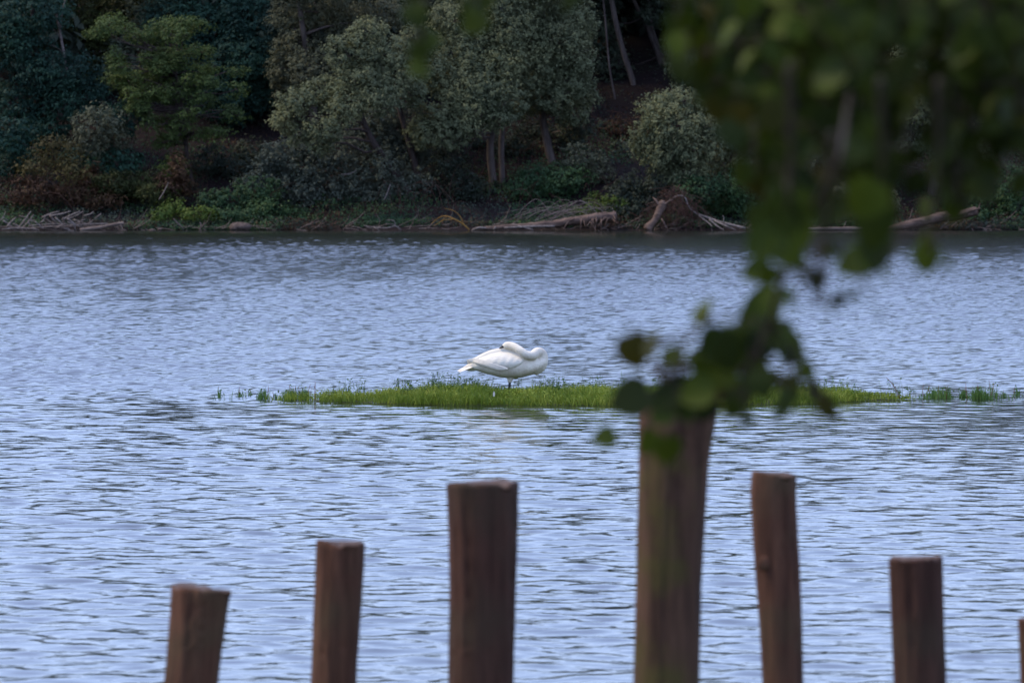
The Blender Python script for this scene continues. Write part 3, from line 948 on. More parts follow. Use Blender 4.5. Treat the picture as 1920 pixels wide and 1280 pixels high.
wood_thing('dead_branch', 'thin white forked branch floating under the broad willow', 'branch', [
    [(682, 423, D0, 0.012), (700, 426, D0, 0.016), (725, 427.5, D0, 0.02), (742, 424, D0, 0.02), (752, 431, D0, 0.014)],
    [(742, 424, D0, 0.014), (738, 414, D0, 0.014), (724, 412.5, D0, 0.008)],
    [(741, 421, D0, 0.01), (730, 420, D0, 0.01), (722, 421, D0, 0.006)],
    [(700, 426, D0, 0.012), (712, 432, D0 - .1, 0.008)]], MPALE, first='stem')
wood_thing('dead_branch', 'pale stick poking out of the broad willow foliage', 'branch', [
    [(640, 327, 178.6, 0.012), (655, 326, 178.6, 0.014), (668, 320, 178.7, 0.008)]], MPALE, first='stem')
wood_thing('dead_branch', 'pale whip slanting before the dark under the willow', 'branch', [
    [(720, 375, 178.7, 0.014), (726, 362, 178.7, 0.016), (732, 345, 178.8, 0.01)]], MPALE, first='stem')
wood_thing('dead_branch', 'slanting grey stick on the bank below the acacia', 'branch', [
    [(298, 374, 178.3, 0.014), (307, 360, 178.4, 0.018), (316, 342, 178.6, 0.01)]], MPALE, first='stem')
wood_thing('fallen_log', 'thick brown fallen trunk sloping into the water behind the hanging leaves', 'log', [
    [(1665, 428, D0, 0.07), (1710, 420, D0, 0.14), (1760, 408, D0 + .3, 0.17), (1800, 402, D0 + .5, 0.16), (1830, 396, D0 + .8, 0.14)],
    [(1780, 404, D0 + .1, 0.05), (1808, 399, D0 + .1, 0.05), (1838, 390, D0 + .1, 0.03)],
    [(1785, 425, D0 - .1, 0.03), (1795, 416, D0 - .1, 0.03)],
    [(1832, 400, D0 + .2, 0.02), (1838, 380, D0 + .2, 0.014)]], MRED, first='trunk')
wood_thing('floating_log', 'long thin log lying flat in the water behind the hanging leaves', 'log', [
    [(1470, 430, D0, 0.04), (1530, 429, D0, 0.06), (1600, 428.5, D0, 0.06), (1660, 429, D0, 0.05)]], MDRIFT)
wood_thing('driftwood_log', 'bleached log reaching out from the end of the driftwood heap', 'log', [
    [(150, 431, D0, 0.05), (190, 426, D0, 0.055), (220, 420, D0, 0.055), (232, 419, D0, 0.06)],
    [(224, 420, D0, 0.03), (230, 428, D0 - .1, 0.025)]], MDRIFT)
# heap of driftwood
o_h = P(80, 428, 176.9)
t_h = thing('driftwood_heap', 'tangled heap of bleached driftwood sticks at the left waterline', 'driftwood', o_h)
for k in range(52):
    a0 = random.uniform(-10, 165)
    b0 = random.uniform(404, 431)
    if k < 10:
        ln, an = random.uniform(60, 120), random.uniform(-0.12, 0.12)
        b0 = random.uniform(422, 430)
    else:
        ln, an = random.uniform(18, 48), random.choice([1, 1, -1]) * random.uniform(0.3, 1.1)
    a1, b1 = a0 + ln * math.cos(an), b0 + ln * math.sin(an)
    b1 = min(max(b1, 396), 432)
    dd = 176.9 + random.uniform(-.4, .5)
    rr = random.uniform(0.014, 0.034)
    mid = P((a0 + a1) / 2 + random.uniform(-4, 4), (b0 + b1) / 2 + random.uniform(-3, 3), dd)
    pts = smooth_path([(P(a0, b0, dd), rr), (mid, rr * .9), (P(a1, b1, dd), rr * .55)], 3)
    link('stick', Tubes(0.1).add(pts, 6).mesh('stick', o_h), MPALE if k % 3 else MDRIFT, t_h)
for lb, pts in (('short broken stub standing at the waterline left of the stone mound', [(375, 431, D0, 0.02), (377, 421, D0, 0.02), (374, 417, D0, 0.014)]),
                ('slanting broken stick at the waterline below the bright shrub', [(345, 429, D0, 0.02), (335, 420, D0, 0.022), (325, 410, D0, 0.014)]),
                ('little forked twig on the mud right of the slanting broken stick', [(348, 427, D0 - .1, 0.01), (356, 424, D0 - .1, 0.012), (362, 425, D0 - .1, 0.008)])):
    wood_thing('broken_stick', lb, 'stick', [pts], MDRIFT, first='stem')


# sticks, flood wrack and root ends along the waterline, too many and small to count
tw_ = Tubes(.15)
for k in range(330):
    px_ = random.uniform(-60, 1980)
    dd = 176.7 + abs(random.gauss(0, .5))
    x = (px_ - 960) / F * dd
    z = max(hz(x, dd), 0) + random.uniform(0, .12)
    L_ = random.uniform(.15, .8)
    an = random.gauss(0, .5)
    p0 = Vector((x, dd, z))
    p1 = p0 + Vector((math.cos(an) * L_ * .5, random.uniform(-.1, .1), math.sin(an) * L_ * .5 + random.uniform(-.03, .06)))
    p2 = p1 + Vector((math.cos(an * 1.6) * L_ * .5, random.uniform(-.1, .1), math.sin(an * 1.6) * L_ * .5))
    rr = random.uniform(.006, .018)
    tw_.add([(p0, rr), (p1, rr * .9), (p2, rr * .4)], 4, False)
link('flood_wrack', tw_.mesh('flood_wrack'), MDRIFT, kind='stuff')


def rock(name, label, px, py, rx, ry, d, mat, cat='stone', sub=3):
    c = P(px, py, d)
    bm = bmesh.new()
    bmesh.ops.create_icosphere(bm, subdivisions=sub, radius=1)
    for v in bm.verts:
        n = 1 + 0.16 * float(lump(v.co.x * 3 + px, v.co.y * 3 + v.co.z * 2.1, 1.0, 77))
        v.co = Vector((v.co.x * rx * d / F, v.co.y * rx * d / F * .8, v.co.z * ry * d / F)) * n
    me = bpy.data.meshes.new(name)
    bm.to_mesh(me); bm.free()
    o = link(name, me, mat, smooth=True)
    o.location = c
    return tag(o, label, cat)


rock('stone_mound', 'low brown mound of stone at the left waterline', 449, 426, 20, 9, 176.8, MSTONE)
rock('stone', 'small pale stone at the water left of the broken sticks', 285, 431.5, 6, 2.5, 176.3, MSTONE, sub=2)
rock('stone', 'small flat stone beside the pale stone at the waterline', 299, 430, 5, 2, 176.4, MSTONE, sub=2)

# ------------------------------------------------------------------ grass of the islet, weeds, reeds
def blades(base, h, w, lean, rng):
    """bent two-segment grass blades; base (n,3)"""
    n = len(base)
    a = rng.uniform(0, 2 * math.pi, n)
    sx = np.stack([np.cos(a), np.sin(a), np.zeros(n)], -1)
    b = rng.uniform(0, 2 * math.pi, n)
    ld = np.stack([np.cos(b), np.sin(b), np.zeros(n)], -1) * lean[:, None]
    up = np.array([0, 0, 1.0])
    V = np.empty((n, 5, 3))
    V[:, 0] = base - sx * w[:, None] * .5
    V[:, 1] = base + sx * w[:, None] * .5
    m = base + up * (h * .55)[:, None] + ld * .3
    V[:, 2] = m + sx * w[:, None] * .45
    V[:, 3] = m - sx * w[:, None] * .45
    V[:, 4] = base + up * (h * (1 - 0.25 * np.clip(lean / np.maximum(h, .01), 0, 1)))[:, None] + ld
    i = np.arange(n)[:, None] * 5
    T = np.concatenate([i + np.array([[0, 1, 2]]), i + np.array([[0, 2, 3]]), i + np.array([[3, 2, 4]])], 0)
    return V.reshape(-1, 3), T


def islet_grass():
    r = np.random.default_rng(17)
    x0, x1 = P(495, 750, 59.6).x, P(1722, 750, 59.6).x
    n = 46000
    x = r.uniform(x0, x1, n)
    f, b, g = islet_profile(x)
    t = r.uniform(0, 1, n)
    y = f + (b - f) * t + r.normal(0, .03, n)
    cl = lump(x, y, 7.0, 51)
    keep = r.random(n) < np.clip(g ** 2.2 * (0.8 + 0.5 * cl) * 1.05, 0.01, 1)
    x, y, t, g, cl = x[keep], y[keep], t[keep], g[keep], cl[keep]
    top = np.interp(960 + x / 59.6 * F, [500, 560, 700, 780, 820, 905, 925, 985, 1010, 1300, 1540, 1690], [.12, .15, .14, .17, .22, .19, .15, .15, .18, .185, .17, .1])
    h = top * r.uniform(0.3, 1.1, len(x)) * (0.55 + 0.45 * np.sin(np.pi * np.clip(t * .9 + .12, 0, 1))) * (0.85 + 0.2 * cl + .16 * lump(x, y, 19.0, 52))
    z = 0.0 + 0.035 * np.sin(np.pi * t) * g
    V, T = blades(np.stack([x, y, z], -1), h, r.uniform(.004, .011, len(x)), h * r.uniform(.1, 1.15, len(x)), r)
    link('grass', np_mesh('grass', V, T), MGRASS, kind='stuff')
    # small leaves mixed through the grass
    m = 15000
    xx = r.uniform(x0, x1, m)
    f, b, g = islet_profile(xx)
    t2 = r.uniform(0, 1, m)
    yy = f + (b - f) * t2
    kp = r.random(m) < g ** 2 * np.clip(.45 + .8 * lump(xx, yy, 4.0, 63), 0, 1)
    xx, yy, t2 = xx[kp], yy[kp], t2[kp]
    tp = np.interp(960 + xx / 59.6 * F, [500, 700, 820, 905, 925, 985, 1010, 1540, 1690], [.11, .13, .2, .18, .14, .14, .17, .16, .09])
    zz = tp * r.uniform(.1, .95, len(xx)) * (0.5 + 0.5 * np.sin(np.pi * np.clip(t2 * .9 + .12, 0, 1))) * (.85 + .3 * lump(xx, yy, 6.0, 64))
    V2 = leaf_cards(np.stack([xx, yy, zz + .01], -1), unit(r.normal(size=(len(xx), 3)) * .6 + np.array([0, -.2, .8])), r.uniform(.02, .045, len(xx)), r.uniform(.012, .022, len(xx)), 0, r)
    link('clover', cards_mesh('clover', [V2]), MGRASS, kind='stuff')
    # thin sprigs standing in the shallows off both ends
    sp_x = np.concatenate([r.uniform(400, 540, 26), r.uniform(1690, 1918, 60)])
    bs = np.array([tuple(P(q, 745 + r.normal(0, 1.5), 60.0)) for q in sp_x])
    bs[:, 2] = -.02
    V3, T3 = blades(bs, r.uniform(.05, .15, len(bs)), r.uniform(.004, .008, len(bs)), r.uniform(.01, .06, len(bs)), r)
    link('sprigs', np_mesh('sprigs', V3, T3), MREED, kind='stuff')
    # leafy weeds standing a little above the grass
    n = 2300
    xs_ = r.uniform(x0, x1, n)
    stems, parts = Tubes(), []
    for x in xs_:
        f, b, g = islet_profile(x)
        if r.random() > float(g) ** 2 * (.5 + .7 * float(lump(np.array(x), np.array(0.0), 9.0, 61))):
            continue
        tt = r.uniform(.35, 1.0)
        y = float(f + (b - f) * tt)
        px = 960 + x / 59.6 * F
        if 925 < px < 990 and y < 60.4:
            continue
        hh = r.uniform(.06, .22) * (1.25 if 800 < px < 860 or 1130 < px < 1170 else 1.0)
        p0 = Vector((x, y, 0.01)); p1 = p0 + Vector((r.normal(0, .02), r.normal(0, .02), hh))
        stems.add([(p0, .0022), (p1, .0012)], 3, False)
        m = int(r.integers(7, 13))
        tz = r.uniform(.35, 1.02, m)
        C = np.array(p0)[None] + (np.array(p1) - np.array(p0))[None] * tz[:, None] + r.normal(0, .012, (m, 3))
        parts.append(leaf_cards(C, unit(r.normal(size=(m, 3)) * .7 + np.array([0, 0, .8])), r.uniform(.016, .034, m), r.uniform(.008, .015, m), 0, r))
    link('weeds', cards_mesh('weeds', parts), MWEED, kind='stuff')
    link('weed_stems', stems.mesh('weed_stems'), MWEED, kind='stuff')


islet_grass()

REED = 'reed tufts standing in the water at the ends of the islet'
reeds = [  # px, py base, half-width px, height px, blades, label
    (411, 744, 7, 24, 7, 'thinnest reed tuft, leftmost, alone in the water'),
    (452, 744, 11, 20, 9, 'sparse low reed tuft second from the left end'),
    (469, 742, 6, 14, 9, 'tiny leafy reed tuft beside the sparse one'),
    (493, 747, 13, 28, 26, 'slim dark reed tuft left of the thick one'),
    (516, 746, 5, 14, 8, 'small stub of reeds between two larger tufts'),
    (545, 749, 24, 26, 95, 'thick reed tuft left of the red stalk'),
    (570, 748, 14, 28, 48, 'tall-bladed reed tuft touching the red stalk'),
    (1757, 746, 24, 26, 70, 'broad reed tuft just right of the gap at the islet end'),
    (1776, 745, 7, 26, 34, 'narrow upright reed tuft inside the right-hand group'),
    (1806, 745, 9, 22, 26, 'low reed tuft left of the big reddish one'),
    (1836, 748, 18, 32, 80, 'biggest reed tuft near the right edge, with reddish stems'),
    (1862, 744, 10, 34, 16, 'tall thin reed tuft right of the biggest one'),
    (1882, 744, 8, 14, 10, 'stubby reed tuft near the right end'),
    (1908, 742, 8, 24, 12, 'last reed tuft at the right picture edge'),
]
rr_ = np.random.default_rng(23)
for px, py, hw, hp, nb, lb in reeds:
    d = CAM_H * F / (py - 269)
    o = P(px, py, d); o.z = 0
    t = thing('reed_tuft', lb, 'reeds', o, REED)
    s = d / F
    n = nb * 3
    if px > 1700:
        hw *= 1.35
    bx = rr_.normal(0, hw * s * .5, n); by = rr_.normal(0, hw * s * .5, n)
    h = hp * s * rr_.uniform(.3, 1.0, n) * np.exp(-.5 * (bx / (hw * s * .62)) ** 2)
    V, T = blades(np.stack([bx, by, np.full(n, -.02)], -1), h + .02, rr_.uniform(.005, .009, n), h * rr_.uniform(.05, .5, n), rr_)
    link('blades', np_mesh('blades', V, T), MREED, t, kind='stuff')
    m = max(nb // 2, 4)
    C = np.stack([rr_.normal(0, hw * s * .5, m), rr_.normal(0, hw * s * .4, m), rr_.uniform(.2, 1.0, m) * hp * s * .8], -1)
    V = leaf_cards(C, unit(rr_.normal(size=(m, 3)) + np.array([0, -.3, .4])), rr_.uniform(.025, .05, m), rr_.uniform(.01, .018, m), 0, rr_)
    link('leaves', cards_mesh('leaves', [V]), MWEED, t, kind='stuff')
    k = max(1, nb // 14)
    tb_ = Tubes()
    for _ in range(k):
        x_ = rr_.normal(0, hw * s * .5)
        p0 = Vector((x_, rr_.normal(0, .02), -.02))
        p1 = p0 + Vector((rr_.normal(0, .02), 0, hp * s * rr_.uniform(.7, 1.05) + .02))
        tb_.add([(p0, .003), (p0.lerp(p1, .6) + Vector((rr_.normal(0, .006), 0, 0)), .003), (p1, .0015)], 4, False)
    link('stems', tb_.mesh('stems'), MSTALK, t, kind='stuff')
st = Tubes().add(smooth_path([(P(591, 752, 59.4), .004), (P(590.5, 735, 59.4), .0045), (P(591, 716, 59.4), .0025)], 3), 5)
st.add([(P(590.5, 728, 59.4), .003), (P(588, 722, 59.4), .0015)], 4)
tag(link('dock_stalk', st.mesh('dock_stalk'), MSTALK), 'single thin red stalk standing up left of the grass', 'stalk')
st = Tubes().add(smooth_path([(P(1688, 748, 59.6), .004), (P(1675, 722, 59.6), .004), (P(1662, 708, 59.6), .002)], 4), 5)
tag(link('dock_stalk', st.mesh('dock_stalk'), MSTALK), 'long leaning stalk over the right end of the grass', 'stalk')
# two shed feathers caught in the grass
for lb, px, py, sz in (('small white shed feather upright in the grass below the swan', 926, 743, .032), ('tiny white shed feather lying in the grass left of the upright one', 900, 744, .016)):
    me = np_mesh('shed_feather', [(-.25 * sz, 0, 0), (.25 * sz, 0, 0), (.4 * sz, 0, sz), (0, -.1 * sz, 1.8 * sz), (-.3 * sz, 0, sz)], [(0, 1, 2), (0, 2, 4), (4, 2, 3)])
    o = link('shed_feather', me, None)
    o.location = P(px, py, 58.9)
    tag(o, lb, 'feather')
    FEATHERS = globals().setdefault('FEATHERS', []); FEATHERS.append(me)

# ------------------------------------------------------------------ the swan
def white_mat(name, c1, c2, sc=9, bump=0.25, stretch=(1, 1, 1)):
    m, nt, out = new_mat(name)
    N, L = nt.nodes, nt.links
    tc = N.new('ShaderNodeTexCoord')
    mp = N.new('ShaderNodeMapping'); mp.inputs['Scale'].default_value = stretch
    L.new(tc.outputs['Object'], mp.inputs['Vector'])
    nz = N.new('ShaderNodeTexNoise'); nz.inputs['Scale'].default_value = sc; nz.inputs['Detail'].default_value = 4
    L.new(mp.outputs[0], nz.inputs['Vector'])
    ramp = N.new('ShaderNodeValToRGB')
    ramp.color_ramp.elements[0].position = .3; ramp.color_ramp.elements[0].color = (*c1, 1)
    ramp.color_ramp.elements[1].position = .62; ramp.color_ramp.elements[1].color = (*c2, 1)
    L.new(nz.outputs['Fac'], ramp.inputs[0])
    vo = N.new('ShaderNodeTexVoronoi'); vo.inputs['Scale'].default_value = 42
    L.new(mp.outputs[0], vo.inputs['Vector'])
    p = N.new('ShaderNodeBsdfPrincipled'); p.inputs['Roughness'].default_value = .8
    p.inputs['Specular IOR Level'].default_value = .2
    L.new(ramp.outputs[0], p.inputs['Base Color'])
    bp = N.new('ShaderNodeBump'); bp.inputs['Strength'].default_value = bump; bp.inputs['Distance'].default_value = .012
    L.new(vo.outputs['Distance'], bp.inputs['Height'])
    L.new(bp.outputs[0], p.inputs['Normal'])
    L.new(p.outputs[0], out.inputs['Surface'])
    return m


def plain_mat(name, c, rough=.5):
    m, nt, out = new_mat(name)
    p = nt.nodes.new('ShaderNodeBsdfPrincipled')
    nz = nt.nodes.new('ShaderNodeTexNoise'); nz.inputs['Scale'].default_value = 60
    ramp = nt.nodes.new('ShaderNodeValToRGB')
    ramp.color_ramp.elements[0].color = (*[v * .7 for v in c], 1); ramp.color_ramp.elements[1].color = (*c, 1)
    nt.links.new(nz.outputs['Fac'], ramp.inputs[0]); nt.links.new(ramp.outputs[0], p.inputs['Base Color'])
    p.inputs['Roughness'].default_value = rough
    nt.links.new(p.outputs[0], out.inputs['Surface'])
    return m


MSWAN = white_mat('swan_plumage', (0.6, 0.53, 0.42), (0.75, 0.7, 0.57))
MWING = white_mat('wing_plumage', (0.66, 0.61, 0.51), (0.75, 0.71, 0.59), 12, .2, (1, 1, 2.5))
MQUILL = white_mat('flight_feather', (0.64, 0.59, 0.49), (0.74, 0.69, 0.58), 20, .1)
MBILL = plain_mat('black_bill', (0.012, 0.011, 0.012), .4)
MLEG = plain_mat('black_leg', (0.02, 0.02, 0.022), .5)
for me in FEATHERS:
    me.materials.append(MQUILL)

SW_D = 60.0
SW_O = P(955, 742, SW_D)
SW_O.z = 0.02


def S(X, Y, dep=0.0):
    """swan point from the side view (crop pixels), local to the swan's base"""
    p = P(820 + X / 8, 620 + Y / 8, SW_D)
    return Vector((p.x, p.y + dep, p.z)) - SW_O


CR = SW_D / F / 8        # metres per crop pixel


def build_swan():
    root = thing('swan', 'white mute swan standing on the grassy islet, head laid back over its wing', 'swan', SW_O)
    top_x = [470, 520, 600, 700, 800, 940, 1100, 1250, 1400, 1500, 1570, 1620, 1655]
    top_y = [505, 470, 415, 360, 320, 290, 300, 335, 395, 410, 390, 395, 440]
    bot_y = [545, 575, 602, 635, 662, 700, 708, 704, 668, 628, 585, 540, 480]
    half = [.03, .06, .095, .125, .15, .17, .178, .172, .15, .125, .1, .075, .03]
    bm = bmesh.new()
    rings = []
    ns = 28
    for X in np.linspace(470, 1655, 46):
        ty = float(np.interp(X, top_x, top_y)); by = float(np.interp(X, top_x, bot_y)); hw = float(np.interp(X, top_x, half))
        c = S(X, (ty + by) / 2); hh = (by - ty) / 2 * CR
        ring = []
        for k in range(ns):
            a = 2 * math.pi * k / ns
            ca, sa = math.cos(a), math.sin(a)
            ring.append(bm.verts.new(c + Vector((0, hw * math.copysign(abs(ca) ** .85, ca), hh * math.copysign(abs(sa) ** .95, sa)))))
        rings.append(ring)
    for a, b in zip(rings, rings[1:]):
        for k in range(ns):
            bm.faces.new((a[k], a[(k + 1) % ns], b[(k + 1) % ns], b[k]))
    bm.faces.new(list(reversed(rings[0]))); bm.faces.new(rings[-1])
    bmesh.ops.recalc_face_normals(bm, faces=bm.faces)
    me = bpy.data.meshes.new('body'); bm.to_mesh(me); bm.free()
    # neck, head and thigh as tubes, fused with the body into one skin
    neck = [(1420, 560, 0, 130), (1520, 500, 0, 128), (1566, 420, 0, 98), (1560, 345, -.01, 80), (1498, 322, -.05, 70), (1425, 365, -.12, 66),
            (1335, 352, -.155, 60), (1245, 288, -.15, 54), (1155, 232, -.11, 52), (1080, 217, -.075, 55), (1030, 220, -.06, 52), (985, 236, -.05, 28), (965, 244, -.046, 14)]
    q = Tubes()
    q.add(smooth_path([(S(X, Y, dp), r * CR * (1.08 if 50 < r < 80 else 1)) for X, Y, dp, r in neck], 6), 20)
    q.add(smooth_path([(S(1090, 610, -.03), .075), (S(1095, 690, -.03), .045), (S(1088, 735, -.03), .028), (S(1086, 780, -.03), .019)], 4), 14)
    q.add(smooth_path([(S(1180, 640, .05), .06), (S(1170, 690, .04), .035), (S(1150, 712, .03), .018)], 4), 12)
    q.add(smooth_path([(S(620, 500), .055), (S(520, 530), .045), (S(420, 565), .025)], 4), 12)
    m2 = q.mesh('neck')
    bm = bmesh.new(); bm.from_mesh(me); bm.from_mesh(m2)
    bm.to_mesh(me); bm.free()
    tmp = bpy.data.objects.new('body', me); COL.objects.link(tmp)
    md = tmp.modifiers.new('r', 'REMESH'); md.mode = 'VOXEL'; md.voxel_size = .0085
    ms = tmp.modifiers.new('s', 'SMOOTH'); ms.factor = .5; ms.iterations = 5
    dg = bpy.context.evaluated_depsgraph_get(); dg.update()
    body = bpy.data.meshes.new_from_object(tmp.evaluated_get(dg))
    bpy.data.objects.remove(tmp)
    body.name = 'body'
    body.materials.clear()
    bo = link('body', body, MSWAN, root, smooth=True)

    def body_half(X, Y):
        ty = float(np.interp(X, top_x, top_y)); by = float(np.interp(X, top_x, bot_y)); hw = float(np.interp(X, top_x, half))
        t = (Y - (ty + by) / 2) / max((by - ty) / 2, 1)
        return hw * max(1 - min(abs(t), 1) ** 2, 0.0) ** .55

    up_x = [450, 560, 680, 790, 900, 1000, 1090, 1180, 1260, 1330]
    up_y = [468, 415, 350, 305, 278, 268, 270, 292, 340, 410]
    lo_y = [474, 484, 506, 550, 582, 590, 575, 540, 490, 425]
    for side in (-1, 1):
        V, nx, nv = [], 44, 18
        for X in np.linspace(450, 1330, nx):
            a = float(np.interp(X, up_x, up_y)) - (12 if side > 0 else 0); b = float(np.interp(X, up_x, lo_y))
            for j in range(nv):
                t = j / (nv - 1)
                Y = a + (b - a) * t
                edge = math.sin(math.pi * min(max(t, 0), 1)) ** .5 * min(1, (X - 440) / 110, (1345 - X) / 90 + .1)
                ridge = .0022 * math.sin(X * .055 + t * 9) * math.sin(math.pi * t)
                dep = max(body_half(X, Y), .02 + .05 * (1 - t) * min(1, (X - 440) / 300)) + .03 * edge + ridge - .006
                V.append(S(X, Y, side * dep))
        idx = np.arange(nx * nv).reshape(nx, nv)
        Fq = np.stack([idx[:-1, :-1], idx[1:, :-1], idx[1:, 1:], idx[:-1, 1:]], -1).reshape(-1, 4)
        wg = link('wing', np_mesh('wing', [tuple(v) for v in V], Fq), MWING, root, smooth=True)
        sol = wg.modifiers.new('thickness', 'SOLIDIFY'); sol.thickness = .02; sol.offset = -side
        # long flight feathers along the lower rear edge
        for k in range(9):
            u = k / 8
            x0, y0 = 1000 - 290 * u + 60, 560 - 100 * u - 60 * (1 - u) * 0
            x1, y1 = x0 - 330 + 60 * (1 - u), y0 + 12 - 28 * u - (1 - u) * 55
            x1 = max(x1, 430)
            w = 34 * CR
            pts = []
            for i in range(9):
                t = i / 8
                X, Y = x0 + (x1 - x0) * t, y0 + (y1 - y0) * t
                wd = w * (.08 + 1.05 * math.sin(math.pi * min(t * .8 + .02, 1)) ** .8) * (1 - t ** 6 * .9)
                dep = max(body_half(X, Y), .025 + .02 * (1 - t)) + .03 + .0022 * (8 - k) * (1 - t * .3)
                c = S(X, Y, side * dep)
                pts.append((c + Vector((0, side * -.006, wd)), c + Vector((0, side * .003, 0)), c + Vector((0, side * -.006, -wd))))
            V = [v for r3 in pts for v in r3]
            idx = np.arange(27).reshape(9, 3)
            Fq = np.stack([idx[:-1, :-1], idx[1:, :-1], idx[1:, 1:], idx[:-1, 1:]], -1).reshape(-1, 4)
            link('feather', np_mesh('feather', [tuple(v) for v in V], Fq), MQUILL, wg, smooth=True)
    # tail
    tl = bpy.data.objects.new('tail', None)
    tail_me = Tubes().add(smooth_path([(S(620, 520), .05), (S(520, 538), .045), (S(430, 560), .026), (S(380, 575), .01)], 4), 12).mesh('tail')
    tl = link('tail', tail_me, MSWAN, root)
    for k in range(10):
        u = (k - 4.5) / 4.5
        e = (300 + abs(u) * 55 + random.uniform(-12, 12), 588 + 22 * abs(u) + (k % 3) * 9)
        pts = []
        for i in range(7):
            t = i / 6
            X, Y = 560 + (e[0] - 560) * t, 522 + (e[1] - 522) * t + 14 * math.sin(math.pi * t) * -1
            wd = .02 * (.6 + .7 * math.sin(math.pi * min(t * .75 + .15, 1))) * (1 - t ** 5 * .85)
            c = S(X, Y, u * (.03 + .07 * t))
            pts.append((c + Vector((0, wd, wd * .35)), c, c + Vector((0, -wd, -wd * .55))))
        V = [v for r3 in pts for v in r3]
        idx = np.arange(21).reshape(7, 3)
        Fq = np.stack([idx[:-1, :-1], idx[1:, :-1], idx[1:, 1:], idx[:-1, 1:]], -1).reshape(-1, 4)
        link('feather', np_mesh('feather', [tuple(v) for v in V], Fq), MQUILL, tl, smooth=True)
    # bill, lores, eye
    q = Tubes().add(smooth_path([(S(1004, 232, -.062), 20 * CR), (S(985, 236, -.066), 22 * CR), (S(962, 245, -.07), 18 * CR), (S(930, 258, -.072), 8 * CR)], 4), 12)
    link('bill', q.mesh('bill'), MBILL, root)
    for s_ in (-1, 1):
        bm = bmesh.new(); bmesh.ops.create_icosphere(bm, subdivisions=2, radius=.004)
        me = bpy.data.meshes.new('eye'); bm.to_mesh(me); bm.free()
        e = link('eye', me, MBILL, root, smooth=True); e.location = S(1022, 212, -.06 + s_ * .034)
    # standing leg and webbed foot
    q = Tubes().add(smooth_path([(S(1088, 750, -.03), .013), (S(1084, 800, -.032), .0135), (S(1080, 880, -.03), .013), (Vector((S(1080, 900).x, -.03, .02)), .014)], 4), 10)
    lg = link('leg', q.mesh('leg'), MLEG, root)
    fx = S(1080, 900).x
    V = [(fx - .02, -.03, .035), (fx + .13, -.10, .02), (fx + .15, -.03, .02), (fx + .13, .04, .02), (fx - .05, -.03, .018), (fx + .0, -.05, .015), (fx + .0, -.01, .015)]
    link('foot', np_mesh('foot', V, [(0, 1, 2), (0, 2, 3), (0, 5, 1), (0, 3, 6), (0, 4, 5), (0, 6, 4)]), MLEG, lg)
    return root


build_swan()

